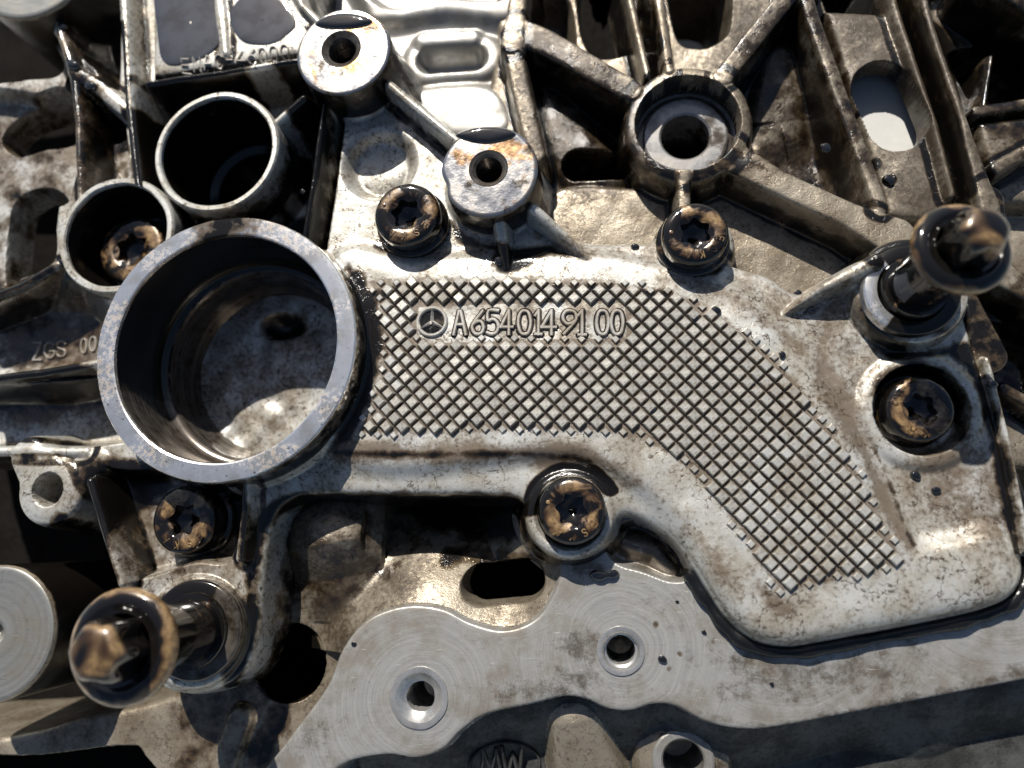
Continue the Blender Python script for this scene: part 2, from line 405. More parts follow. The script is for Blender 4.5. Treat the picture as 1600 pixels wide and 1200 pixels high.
    def hole(s, u, v, r, ref, mm=False):
        c = P(u, v, ref); R = r if mm else rpx(u, v, ref, r)
        w = s.win(np.array([c-R, c+R]), 1); s.keep[w] &= np.hypot(s.X[w]-c[0], s.Y[w]-c[1]) > R
    def sheet(s, pts, z, zl):
        """inside this outline the casting is a thin wall: nothing below zl"""
        p = px(pts, z, False); w = s.win(p, 0); s.zl[w] = np.where(sd_poly(s.X[w], s.Y[w], p) < 0, zl, s.zl[w])
    def build(s, parent, mats, zdrop, basename='body'):
        gx, gy = np.gradient(s.Z, s.res)
        N = np.stack([-gx, -gy, np.ones_like(gx)], -1); N /= np.linalg.norm(N, axis=-1, keepdims=True)
        zl = np.maximum(s.zl, zdrop); above = s.Z > zl
        near = above.copy()
        for ax_ in (0, 1):
            for sh_ in (1, -1): near |= np.roll(near, sh_, ax_)
        mv = near & ~above; g2 = np.maximum(gx*gx+gy*gy, .5); st = np.clip((zl-s.Z)/g2, 0, None)
        dx, dy = gx*st, gy*st; ln = np.maximum(np.hypot(dx, dy), 1e-6); cl = np.minimum(1, 1.3*s.res/ln)
        XX = np.where(mv, s.X+dx*cl, s.X); YY = np.where(mv, s.Y+dy*cl, s.Y); ZZ = np.where(mv, np.maximum(s.Z, zl), s.Z)
        ok = s.keep & near
        q = ok[:-1, :-1] & ok[1:, :-1] & ok[1:, 1:] & ok[:-1, 1:]
        ny = s.Z.shape[1]; idx = np.arange(s.Z.size).reshape(s.Z.shape)
        lab = np.maximum(np.maximum(s.L[:-1, :-1], s.L[1:, :-1]), np.maximum(s.L[1:, 1:], s.L[:-1, 1:]))
        objs = []
        jobs = []
        for i, nm in enumerate(s.names):
            m = q & (lab == i)
            if m.sum() < 4: continue
            if nm != 'web': jobs.append((nm, m)); continue
            I, J = np.nonzero(m); sl = (slice(I.min(), I.max()+1), slice(J.min(), J.max()+1)); mm_ = m[sl]
            cid = np.where(mm_, np.arange(1, mm_.size+1).reshape(mm_.shape), 0)
            for it in range(4000):      # connected areas: spread the largest id
                n_ = cid.copy()
                n_[1:] = np.maximum(n_[1:], cid[:-1]); n_[:-1] = np.maximum(n_[:-1], cid[1:]); n_[:, 1:] = np.maximum(n_[:, 1:], cid[:, :-1]); n_[:, :-1] = np.maximum(n_[:, :-1], cid[:, 1:])
                n_ = np.where(mm_, n_, 0)
                if (n_ == cid).all(): break
                cid = n_
            for v_, ct in zip(*np.unique(cid[cid > 0], return_counts=True)):
                if ct < 20: continue
                f_ = np.zeros_like(m); f_[sl] = cid == v_; jobs.append((nm, f_))
        for nm, m in jobs:
            I, J = np.nonzero(m); a = idx[I, J]; F = np.stack([a, a+ny, a+ny+1, a+1], 1)
            u, inv = np.unique(F, return_inverse=True); F = inv.reshape(F.shape)
            V = np.stack([XX.ravel()[u], YY.ravel()[u], ZZ.ravel()[u]], 1).astype(np.float32)*MM
            me = bpy.data.meshes.new(nm)
            me.vertices.add(len(V)); me.vertices.foreach_set('co', V.ravel())
            me.loops.add(F.size); me.loops.foreach_set('vertex_index', F.ravel().astype(np.int32))
            me.polygons.add(len(F)); me.polygons.foreach_set('loop_start', np.arange(0, F.size, 4, dtype=np.int32))
            me.polygons.foreach_set('use_smooth', np.ones(len(F), bool))
            for k in ('oil', 'brown', 'swirl'):
                at = me.attributes.new(k, 'FLOAT', 'POINT'); at.data.foreach_set('value', getattr(s, k).ravel()[u].astype(np.float32))
            me.update(calc_edges=True)
            me.normals_split_custom_set_from_vertices(N.reshape(-1, 3)[u].astype(np.float32))
            name = basename if nm == 'base' else nm
            objs.append(link(name, me, mats.get(nm, mats['base']), parent))
        return objs

# ================================================================== THE SETTING
RES = 0.25
g_v = [(-2000, -2000, -72), (2000, -2000, -72), (2000, 2000, -72), (-2000, 2000, -72)]
link('ground', mesh('ground', g_v, [(0, 1, 2, 3)], False), M['ground'], kind='structure')

corn = np.array([P(u, v, -6) for u, v in ((-150, -150), (1750, -150), (1750, 1330), (-150, 1330))])
BX0, BY0 = corn.min(0); BX1, BY1 = corn.max(0)

# outline of the cover casting, photo pixels at z = 0
COVER = [(905, 373), (1030, 376), (1085, 384), (1140, 410), (1200, 428), (1250, 456), (1320, 425), (1400, 395), (1480, 420), (1512, 500), (1532, 560), (1556, 640), (1580, 740),
         (1600, 840), (1602, 900), (1585, 932), (1550, 950), (1500, 964), (1400, 984), (1300, 1002), (1235, 1012), (1180, 1002), (1140, 972), (1110, 930),
         (1085, 890), (1055, 848), (1010, 815), (972, 806), (955, 838), (925, 860), (890, 868), (855, 858), (832, 830), (825, 800), (805, 780), (760, 775), (620, 774), (490, 774), (450, 783),
         (425, 812), (412, 880), (406, 930), (396, 1010), (370, 1060), (310, 1085), (240, 1070), (205, 990), (185, 915), (163, 820), (140, 750), (110, 705), (20, 702), (-160, 695), (-260, 300), (-200, -200),
         (430, -220), (490, 15), (600, 108), (720, 213), (838, 330)]

# ------------------------------------------------------------------ engine block (lower casting)
B = HF(BX0, BX1, BY0, BY1, RES, -45.0)
def block():
    b = B
    W = dict(name='web')
    # upper right web floor
    b.poly([(640, -260), (1900, -260), (1900, 760), (1500, 720), (1200, 560), (900, 480), (690, 300), (745, 200), (775, 60), (770, -100)], -10, dz=-8, smooth=False, k=0.3, steep=9, **W)
    # outside wall of the block below the flange
    b.poly([(300, 1500), (400, 1180), (760, 1080), (1200, 1090), (1800, 1000), (1900, 1500)], -16, dz=-16, smooth=False, name='outer_wall', k=2.0)
    # lower left web
    b.poly([(130, 1120), (270, 1085), (340, 1000), (380, 760), (560, 700), (860, 740), (900, 900), (760, 1010), (600, 1050), (520, 1330), (-260, 1400), (-260, 1190), (20, 1150)], -13, dz=-13, k=1.0, steep=9, **W)
    b.poly([(405, 780), (540, 770), (500, 815), (455, 860), (445, 940), (425, 960), (400, 930)], -34, dz=-13, up=False, steep=5, k=1.5)
    b.poly([(440, 770), (850, 770), (852, 826), (810, 846), (660, 842), (610, 818), (545, 812), (480, 822)], -40, dz=-10, up=False, steep=3, k=3)
    b.rib([(515, 850), (522, 905)], [96, 84], [-3.5, -8], ref=-8, steep=1.5, k=4.0, rnd=5.0, **W)
    b.poly([(640, 800), (860, 780), (880, 880), (850, 930), (740, 940), (650, 930), (640, 860)], -19, dz=-14, up=False, steep=1.2, k=4.0)
    b.rib([(750, 914), (822, 908)], 104, -14.5, ref=-14, steep=1.1, k=2.5, rnd=2, **W)
    b.rib([(752, 914), (818, 908)], 56, -44, ref=-14, up=False, steep=12, k=0.8)
    b.circ(452, 1035, 60, -44, ref=-13, up=False, steep=14, k=0.5)
    b.poly([(-100, 1190), (60, 1180), (190, 1165), (225, 1180), (240, 1260), (-100, 1300)], -44, dz=-13, up=False, steep=12, k=0.8)
    b.rib([(372, 1125), (325, 1250)], [36, 40], [-11, -11], ref=-11, steep=4.0, k=2.0, name='rib')
    fp = px([(560, 1010), (610, 960), (652, 950), (695, 957), (735, 977), (785, 989), (830, 976), (858, 944), (874, 899), (866, 850), (900, 800), (1000, 900), (900, 1050), (650, 1080)], -4, True, 5)
    w = b.win(fp, 14); d = sd_poly(b.X[w], b.Y[w], fp); d = np.where(b.Y[w] < P(700, 1030, -5)[1], d+60, d); b.up(w, d, -5.2, steep=.75, k=1.5, rnd=1.0, name='web')
    b.rib([(752, 912), (818, 906)], 56, -44, ref=-8, up=False, steep=12, k=1.0); b.sheet([(700, 860), (880, 860), (880, 950), (700, 960)], -9, -16)
    # milled flange
    w_, d_ = b.poly([(395, 1240), (455, 1150), (510, 1075), (535, 1015), (570, 972), (610, 952), (652, 946), (695, 953), (735, 973), (785, 985), (830, 972), (858, 940), (874, 895), (866, 850), (830, 780), (900, 740), (1000, 740), (1200, 860),
            (1500, 860), (1640, 900), (1720, 980), (1720, 1040), (1600, 1062), (1350, 1110), (1210, 1136), (1150, 1138), (1100, 1126), (1055, 1103), (1020, 1100), (985, 1110), (950, 1107), (915, 1092), (880, 1088),
            (830, 1100), (760, 1116), (720, 1141), (690, 1171), (650, 1184), (600, 1179), (530, 1197), (470, 1260)], -4, steep=9, k=0.4, rnd=0.12, name='milled_flange', margin=30)
    sw = np.full(b.X.shape, 1e3, np.float32); yl = P(700, 1020, -5)[1]; xr = P(900, 1000, -5)[0]; xl = P(560, 1000, -5)[0]
    for u, v in ((655, 1090), (975, 1015), (1560, 860), (1210, 930)): q = P(u, v, -4); sw = np.minimum(sw, np.hypot(b.X-q[0], b.Y-q[1]))
    q = P(790, 860, -4); sw2 = np.hypot(b.X-q[0], b.Y-q[1]); b.swirl = np.where(sw2 < 17, sw2*1.0+40, sw).astype(np.float32)
    yl = P(400, 1075, -6)[1]+(b.X[w_]-P(400, 1075, -6)[0])*(P(1650, 1035, -6)[1]-P(400, 1075, -6)[1])/(P(1650, 1035, -6)[0]-P(400, 1075, -6)[0])
    pr = np.where((b.Y[w_] < yl) & (b.X[w_] > P(560, 1150, -8)[0]), -8.5-.55*np.maximum(d_, 0)-.012*np.maximum(d_, 0)**2+1.2*vnoise(b.X[w_], b.Y[w_], .06, 41), -60); lo = (pr > b.Z[w_]) & (d_ > .55)
    b.L[w_] = np.where(lo, b.names.index('outer_wall'), b.L[w_]); b.Z[w_] = np.where(lo, pr, b.Z[w_])
    b.hole(655, 1090, 43, -4); b.hole(970, 1017, 35, -4)
    # kidney pocket
    b.poly([(944, 852), (955, 826), (1000, 812), (1040, 838), (1072, 875), (1074, 904), (1048, 909), (1005, 894), (962, 880)], -10.5, dz=-4, up=False, steep=8, k=.8, rnd=.25); b.stain('brown', [(940, 845), (960, 815), (1010, 810), (1075, 880), (1070, 905), (1000, 890)], -6, 1, 1.0)
    b.rib([(975, 848), (1025, 862), (1050, 890)], [14, 18, 12], -8.5, ref=-8, steep=1.2, k=1.2, rnd=1.0)
    # boss and lug on the outside wall
    b.rib([(898, 1128), (925, 1260)], [70, 110], [-7.5, -11], ref=-9, steep=3, k=1.5, rnd=1.5, name='boss')
    b.circ(1068, 1190, 75, -12, steep=5, k=3, rnd=1.0, name='boss')
    b.hole(1068, 1190, 46, -12)
    # cells of the upper right web, deeper than its floor
    T = 1.0
    cut = lambda pts, z, dz=-8, **k: b.poly(pts, z, dz=dz, up=False, **{**dict(steep=4, k=1.2), **k})
    cut([(830, 95), (870, 95), (1000, 165), (985, 215), (1005, 275), (985, 292), (900, 288), (862, 262), (840, 180)], -16, T, steep=2.6, k=1.5)
    cut([(812, -60), (885, -60), (900, 40), (870, 60), (820, 30)], -20, T)
    cut([(905, -60), (978, -60), (993, 55), (984, 82), (955, 92), (925, 88), (905, 40)], -44, -10, steep=12, k=0.8)
    cut([(1000, -60), (1022, -60), (1040, 90), (1018, 110), (1005, 60)], -22, T)
    cut([(1052, -60), (1128, -60), (1134, 35), (1118, 62), (1090, 68), (1062, 50)], -60, -10, steep=12, k=0.8)
    cut([(1278, -60), (1372, -60), (1384, 6), (1368, 22), (1310, 30), (1292, 22)], -44, -10, steep=12, k=0.8)
    cut([(1150, 130), (1250, -20), (1275, 40), (1350, 290), (1310, 335), (1180, 270)], -12.5, T, steep=2.5, k=1.5)
    b.rib([(1215, 90), (1218, 190), (1190, 225)], [40, 60, 30], [-7, -9, -10.5], ref=-9, steep=.9, k=2, rnd=1.5, **W)
    b.poly([(846, 140), (872, 150), (965, 268), (905, 278), (862, 240)], -7.5, dz=-7.5, steep=1.3, k=2.5, rnd=1.5, **W)
    cut([(1470, -60), (1700, -60), (1700, 200), (1560, 245), (1535, 200), (1490, 60)], -14, -4, steep=2.2, k=2.0)
    cut([(1540, 480), (1680, 530), (1680, 660), (1600, 640), (1570, 560)], -20, -4, steep=4, k=1)
    b.rib([(905, 284), (962, 282)], 15, -60, ref=-16, up=False, steep=10, k=0.5)
    b.poly([(1290, 15), (1395, 20), (1440, 120), (1500, 310), (1470, 345), (1390, 335), (1345, 180)], -4.5, steep=6, k=.8, smooth=False, **W)
    b.poly([(1150, 262), (1400, 360), (1420, 420), (1230, 470), (1130, 440), (1095, 300)], -8, steep=2, k=1.5, **W)
    b.poly([(868, 300), (990, 295), (1050, 300), (1050, 400), (880, 400)], -7, steep=3, k=1.0, **W)
    # ribs
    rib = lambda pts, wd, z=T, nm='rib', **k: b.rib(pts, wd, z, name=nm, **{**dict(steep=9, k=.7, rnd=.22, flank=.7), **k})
    rib([(800, 66), (812, 130), (838, 240)], 28)
    rib([(815, -60), (806, 20), (800, 66)], [22, 28, 36])
    rib([(806, 48), (850, 62), (985, 138)], [48, 40, 36])
    rib([(1022, -60), (1032, 10), (1046, 108)], 14)
    rib([(972, -60), (994, 40), (1012, 118)], 11, T-2)
    rib([(1275, -60), (1212, 15), (1130, 118)], 30)
    rib([(1245, -60), (1272, 30), (1330, 190), (1378, 322)], 22)
    rib([(1140, 240), (1215, 282), (1330, 335), (1400, 368)], [52, 40, 42, 64])
    rib([(1068, 270), (1070, 380)], 20)
    rib([(1380, -60), (1411, 40), (1461, 190), (1492, 300)], 15, T-3, rnd=.5)
    b.rib([(1445, 30), (1486, 170), (1522, 300)], 20, -6, ref=0, up=False, steep=8, k=.8)
    rib([(1430, -60), (1456, 40), (1500, 170), (1548, 320)], [11, 11, 11, 30], T, 'rail')
    rib([(1560, 260), (1640, 215)], 22, T-1)
    rib([(1545, 310), (1560, 420), (1640, 480), (1700, 500)], [50, 44, 20, 20], T-1.5)
    rib([(1548, 555), (1520, 470)], [56, 26], -1.0, 'lug')
    rib([(1640, 645), (1570, 605)], 18, -5)
    b.rib([(1377, 134), (1402, 196)], 57, -60, ref=-4.5, up=False, steep=16, k=0.6); b.sheet([(1300, 70), (1440, 70), (1480, 260), (1340, 270)], -4.5, -9)
    cut([(1498, 50), (1560, 30), (1640, 60), (1660, 150), (1560, 160), (1530, 120)], -24, -6, steep=5)
    b.poly([(1530, 192), (1690, 170), (1690, 320), (1562, 312)], -5, steep=5, k=1, smooth=False, name='web')
    rib([(1528, 172), (1680, 148)], 18, -4); rib([(1552, 85), (1540, 165)], 12, -8, rnd=.6); rib([(1535, -50), (1660, 40)], 26, 0)
    # bearing boss with counterbore
    w_, d_ = b.circ(1075, 190, 96, T, steep=9, k=1.2, rnd=.5, name='bearing_boss'); b.oil[w_] = np.maximum(b.oil[w_], .66*np.clip((d_-.3)/.5, 0, 1)*np.clip((2.8-d_)/.9, 0, 1))  # boss wall darkened too: oil with its shade painted in
    b.circ(1075, 190, 78, -6, ref=T, up=False, steep=12, k=0.4, rnd=0.2)
    b.hole(1075, 190, 74, T)
    # sand cast unevenness
    rough = vnoise(b.X, b.Y, 0.35, 3)*0.045+vnoise(b.X, b.Y, 0.12, 4)*0.13+vnoise(b.X, b.Y, 1.1, 5)*0.010
    fl = b.names.index('milled_flange')
    b.Z += np.where(b.L == fl, 0, rough).astype(np.float32)
    # stains, some of them shade of walls and pockets painted as oil
    for u, v, r in ((1365, 260, 16), (1390, 285, 14), (1290, 235, 12), (1520, 275, 20), (1510, 180, 8), (1340, 180, 8)): b.spot('oil', u, v, r*.6, -6, .6)
    br = lambda pts, z, soft, amt: b.stain('brown', pts, z, soft, amt)
    br([(440, 830), (640, 830), (620, 980), (440, 980)], -12, 5, .55)
    br([(760, 1070), (860, 1060), (980, 1080), (1040, 1105), (900, 1100), (800, 1110)], -4, 3, .75)
    br([(870, 990), (940, 985), (930, 1020), (880, 1030)], -4, 2.0, .8)
    br([(1130, 1000), (1180, 1030), (1400, 1000), (1420, 1030), (1390, 1075), (1150, 1090)], -4, 2.5, .62)
    br([(1090, 1110), (1200, 1128), (1420, 1085), (1600, 1040), (1600, 1062), (1210, 1137)], -4, 1.6, .9)
    br([(880, 870), (930, 850), (950, 880), (940, 900), (900, 905)], -4, 1.5, .8)
    br([(1120, 990), (1180, 1025), (1300, 1015), (1440, 990), (1450, 1040), (1400, 1085), (1200, 1115), (1120, 1090), (1080, 1000)], -4, 5, .6); br([(900, 900), (1060, 930), (1100, 1000), (1080, 1080), (1040, 1000), (960, 930)], -4, 5, .5)
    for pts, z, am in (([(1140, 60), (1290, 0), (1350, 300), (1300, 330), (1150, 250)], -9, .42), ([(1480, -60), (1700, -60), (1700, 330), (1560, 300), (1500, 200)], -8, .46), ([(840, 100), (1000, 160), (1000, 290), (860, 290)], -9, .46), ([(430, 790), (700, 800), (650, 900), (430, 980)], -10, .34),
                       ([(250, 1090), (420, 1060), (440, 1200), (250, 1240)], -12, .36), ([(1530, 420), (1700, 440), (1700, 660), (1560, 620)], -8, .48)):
        b.stain('oil', pts, z, 4, am)  # dark film over the pockets: oil, with their shade painted in
    br([(840, 1040), (930, 1040), (1000, 1090), (1060, 1105), (900, 1095)], -4, 2.5, .6)
    br([(430, 1200), (500, 1110), (540, 1150), (500, 1200)], -4, 4, .55)
    br([(1140, -40), (1560, -40), (1560, 320), (1300, 320), (1140, 200)], -8, 8, .6); br([(840, 100), (1000, 180), (1000, 290), (860, 290)], -12, 4, .8)
    o = lambda pts, z, soft, amt: b.stain('oil', pts, z, soft, amt)
    br([(1140, 1022), (1240, 1032), (1330, 1022), (1424, 1004), (1424, 1020), (1330, 1040), (1240, 1050), (1160, 1045)], -4, 2.0, .85)
    br([(1200, 1092), (1395, 1058), (1404, 1076), (1220, 1104)], -4, 2.2, .8); br([(880, 1008), (925, 995), (935, 1030), (890, 1045)], -4, 3.0, .8)
    for u, v, r in ((1025, 975, 4), (1100, 985, 3), (1045, 1045, 4), (1062, 1022, 3)): b.spot('oil', u, v, r, -4, .8, .7)
    o([(640, 780), (840, 780), (850, 840), (720, 840), (640, 810)], -18, 3, .8); o([(420, 790), (500, 780), (470, 840), (425, 880)], -18, 2, .7)  # gap under the cover edge: shade painted through the oil field
    o([(1340, 470), (1480, 560), (1560, 640), (1600, 640), (1560, 520), (1480, 440)], -8, 2, .6)
    o([(1060, 340), (1080, 275), (1130, 260), (1190, 300), (1130, 300)], -9, 1.5, .6); o([(990, 270), (1050, 275), (1060, 330), (1020, 310)], -9, 1.5, .6)  # shade below the bearing boss, painted on both sides of the short rib
    def run(pts, z, wd, amt=.75): b.stain('oil', pts, z, 1.2, amt, path=wd)  # dark paths along walls and grooves: oil and painted shade
    run([(1470, 30), (1540, 120), (1600, 140)], -8, 60, .7); run([(1012, 20), (1030, 100)], -5, 14, .8); run([(1560, 570), (1620, 600)], -10, 60, .7)
    run([(700, 870), (760, 870), (840, 880)], -12, 40, .6); run([(430, 1120), (400, 1180)], -12, 50, .6); run([(960, 835), (1010, 830), (1060, 885)], -6, 16, .7)
    # nothing needs to exist far underneath the cover
    cp = px(COVER, 0, True, 4); d = sd_poly(b.X[::4, ::4], b.Y[::4, ::4], cp)
    d = np.repeat(np.repeat(d, 4, 0), 4, 1)[:b.X.shape[0], :b.X.shape[1]]
    b.keep &= (d > -14)
    b.spot('oil', 452, 1037, 58, -14, .5, .9)  # hole wall blackened, shade of the depth painted in
    for pts, z, zl in (([(-120, 1150), (250, 1150), (250, 1320), (-120, 1320)], -13, -20), ([(890, -60), (1000, -60), (1000, 100), (890, 100)], -10, -20), ([(1265, -60), (1395, -60), (1395, 40), (1265, 40)], -10, -18)): b.sheet(pts, z, zl)
    root = empty('engine_block', 'brown sand cast aluminium engine block with ribs and milled grey flange underneath the cover', 'engine block')
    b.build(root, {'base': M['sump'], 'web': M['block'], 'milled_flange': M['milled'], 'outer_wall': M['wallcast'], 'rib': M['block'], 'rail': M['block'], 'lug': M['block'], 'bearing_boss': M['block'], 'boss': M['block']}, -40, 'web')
    return root
BLOCK = block()
def sump():
    # oily inside floor of the crankcase, blackened to stand for deep shade, with openings where daylight comes up through slots
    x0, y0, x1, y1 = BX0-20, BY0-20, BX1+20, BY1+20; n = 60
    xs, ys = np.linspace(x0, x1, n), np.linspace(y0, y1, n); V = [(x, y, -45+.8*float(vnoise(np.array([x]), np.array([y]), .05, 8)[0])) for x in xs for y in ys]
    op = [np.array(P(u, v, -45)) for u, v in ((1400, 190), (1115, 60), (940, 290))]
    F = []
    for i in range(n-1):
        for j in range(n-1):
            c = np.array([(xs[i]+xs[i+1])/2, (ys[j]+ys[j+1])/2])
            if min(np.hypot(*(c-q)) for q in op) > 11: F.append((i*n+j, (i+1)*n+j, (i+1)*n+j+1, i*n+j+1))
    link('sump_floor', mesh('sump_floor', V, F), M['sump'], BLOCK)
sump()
def pale_sheet():
    p = px([(1310, 60), (1450, 40), (1500, 290), (1350, 300)], -12, False); V = [(a, b, -12) for a, b in p]+[(a, b, -13.2) for a, b in p]
    link('pale_sheet', mesh('pale_sheet', V, [(0, 1, 2, 3), (7, 6, 5, 4), (0, 4, 5, 1), (1, 5, 6, 2), (2, 6, 7, 3), (3, 7, 4, 0)], False), M['ground'], label='flat pale sheet seen through the upright rounded slot at upper right', cat='sheet')
pale_sheet()

def at(u, v, z): x, y = P(u, v, z); return x, y
def blk_parts():
    # seat ring inside the bearing boss
    x, y = at(1075, 190, 1.0); R = rpx(1075, 190, 1.0, 78)
    link('counterbore', lathe('counterbore', x, y, [(R+.6, .2), (R+.2, .75), (R, .4), (R-.15, -5.6), (R*.93, -6), (R*.84, -6)], sharp=30), M['bore'], BLOCK)
    link('seat_ring', lathe('seat_ring', x, y, [(R*.845, -6.3), (R*.84, -5.2), (R*.80, -4.9), (R*.52, -4.9), (R*.48, -5.3), (R*.47, -30), (.1, -30.6)], sharp=25, oilf=lambda V: np.where(V[:, 2] < -6, 1, np.where(V[:, 0] > x+3, .35, .1))), M['seat'], BLOCK)
    # threaded holes in the milled flange: chamfer ring and bore
    for (u, v, r1, r2) in ((655, 1090, 47, 25), (970, 1017, 38, 25)):
        x, y = at(u, v, -4); a, c = rpx(u, v, -4, r1), rpx(u, v, -4, r2)
        B_prof = [(a+.1, -4.2), (a, -3.75), (a-.25, -3.72), (a*.80, -3.8), (a*.72, -4.3)]
        z = -4.6
        B_prof += [(c*1.08, -5.0)]
        for i in range(14):
            B_prof += [(c*(1.0 if i % 2 else .93), -5.3-i*.55)]
        B_prof += [(c*.9, -20), (.05, -21)]
        link('bolt_hole', lathe('bolt_hole', x, y, B_prof, sharp=25, wob=.03), M['milled2'], BLOCK)
    x, y = at(1068, 1190, -11); a = rpx(1068, 1190, -11, 50)
    link('bushing', lathe('bushing', x, y, [(a+.2, -13.2), (a, -11.2), (a-.4, -10.9), (a*.72, -10.9), (a*.66, -11.4), (a*.64, -30), (.05, -30.5)], sharp=30), M['plate'], BLOCK)
M['seat'] = mat_machined('bearing_seat', (0.42, 0.41, 0.40), 0.34, 0.6, metal=0.6)
M['milled2'] = mat_machined('reamed_hole', (0.62, 0.61, 0.59), 0.32, 0.25, metal=0.75)
blk_parts()

# ------------------------------------------------------------------ grey plate behind the ribs (top centre)
def grey_plate():
    c = np.array([P(u, v, -12) for u, v in ((470, -180), (800, -180), (795, 330), (560, 330))])
    lo, hi = c.min(0), c.max(0)
    h = HF(lo[0], hi[0], lo[1], hi[1], RES, -30.0)
    h.poly([(440, -240), (990, -240), (990, 340), (600, 340), (480, 120)], -12, smooth=False, k=.5)
    h.poly([(560, -60), (800, -60), (800, 22), (700, 18), (600, 30), (575, 10)], -9, dz=-10, steep=1.4, k=2, rnd=1)
    h.poly([(560, -60), (800, -60), (790, -2), (700, 0), (600, 12)], -12, dz=-10, up=False, steep=1.6, k=1.5)
    h.rib([(668, 92), (745, 86)], 66, -10.4, steep=1.5, k=1.0, rnd=.8)
    h.rib([(672, 94), (740, 90)], 42, -14.5, ref=-10.5, up=False, steep=2.0, k=.8)
    h.poly([(640, 150), (760, 140), (790, 200), (700, 205)], -9.5, dz=-10, steep=1.2, k=1.5, rnd=1)
    h.rib([(660, 60), (736, 55)], 18, -9.4, steep=1.6, k=1, rnd=.6)
    h.Z += vnoise(h.X, h.Y, .3, 13)*.08
    root = empty('baffle_plate', 'smooth pale grey metal plate with a stamped slot behind the ribs at top centre', 'plate')
    h.build(root, {'base': M['plate']}, -25, 'sheet')
grey_plate()

KN = [(576, 438), (640, 434), (900, 434), (1000, 443), (1080, 464), (1140, 499), (1210, 559), (1270, 629), (1320, 699), (1360, 769), (1395, 839), (1420, 880), (1218, 926), (1190, 880), (1130, 790), (1070, 722), (1000, 680), (940, 672), (556, 676), (586, 610), (598, 540), (592, 480)]
NUM = [(708, 521, 727, 485), (736, 521, 756, 484), (758, 521, 779, 484), (782, 521, 800, 484), (808, 521, 830, 484), (833, 521, 848, 484), (846, 521, 868, 484), (878, 521, 902, 484), (900, 522, 918, 484), (931, 521, 952, 484), (954, 521, 975, 484)]
GL = {  # strokes in a unit cell: x 0..0.6, y 0..1
 'A': [[(0, 0), (.26, 1), (.34, 1), (.6, 0)], [(.12, .42), (.48, .42)]],
 '6': [[(.52, .98), (.12, .5), (.03, .28), (.12, .06), (.3, 0), (.48, .06), (.57, .28), (.48, .5), (.3, .56), (.12, .46)]],
 '5': [[(.56, 1), (.14, 1), (.1, .58), (.3, .64), (.5, .54), (.58, .32), (.5, .1), (.3, 0), (.08, .06)]],
 '4': [[(.42, 0), (.42, 1), (.0, .3), (.6, .3)]],
 '0': [[(.3, 0), (.12, .1), (.03, .5), (.12, .9), (.3, 1), (.48, .9), (.57, .5), (.48, .1), (.3, 0)]],
 '1': [[(.12, .8), (.32, 1), (.32, 0)], [(.14, 0), (.5, 0)]],
 '9': [[(.08, .02), (.48, .5), (.57, .72), (.48, .94), (.3, 1), (.12, .94), (.03, .72), (.12, .5), (.3, .44), (.48, .54)]],
 'E': [[(.55, 1), (.05, 1), (.05, 0), (.55, 0)], [(.05, .52), (.45, .52)]],
 'N': [[(.05, 0), (.05, 1), (.55, 0), (.55, 1)]],
 'C': [[(.55, .82), (.42, .98), (.2, .96), (.06, .7), (.06, .3), (.2, .04), (.42, .02), (.55, .18)]],
 '-': [[(.1, .48), (.5, .48)]],
 'Z': [[(.05, 1), (.55, 1), (.05, 0), (.55, 0)]],
 'G': [[(.55, .82), (.42, .98), (.2, .96), (.06, .7), (.06, .3), (.2, .04), (.42, .02), (.55, .2), (.55, .45), (.34, .45)]],
 'S': [[(.54, .84), (.42, .98), (.2, .98), (.08, .8), (.14, .6), (.44, .44), (.54, .22), (.4, .03), (.18, .03), (.06, .17)]],
 'K': [[(.06, 0), (.06, 1)], [(.55, 1), (.06, .45)], [(.22, .6), (.56, 0)]],
 'M': [[(0, 0), (.12, 1), (.3, .25), (.48, 1), (.6, 0)]],
 'W': [[(0, 1), (.12, 0), (.3, .75), (.48, 0), (.6, 1)]],
 '8': [[(.3, .54), (.12, .66), (.12, .88), (.3, 1), (.48, .88), (.48, .66), (.3, .54), (.08, .38), (.08, .12), (.3, 0), (.52, .12), (.52, .38), (.3, .54)]],
}
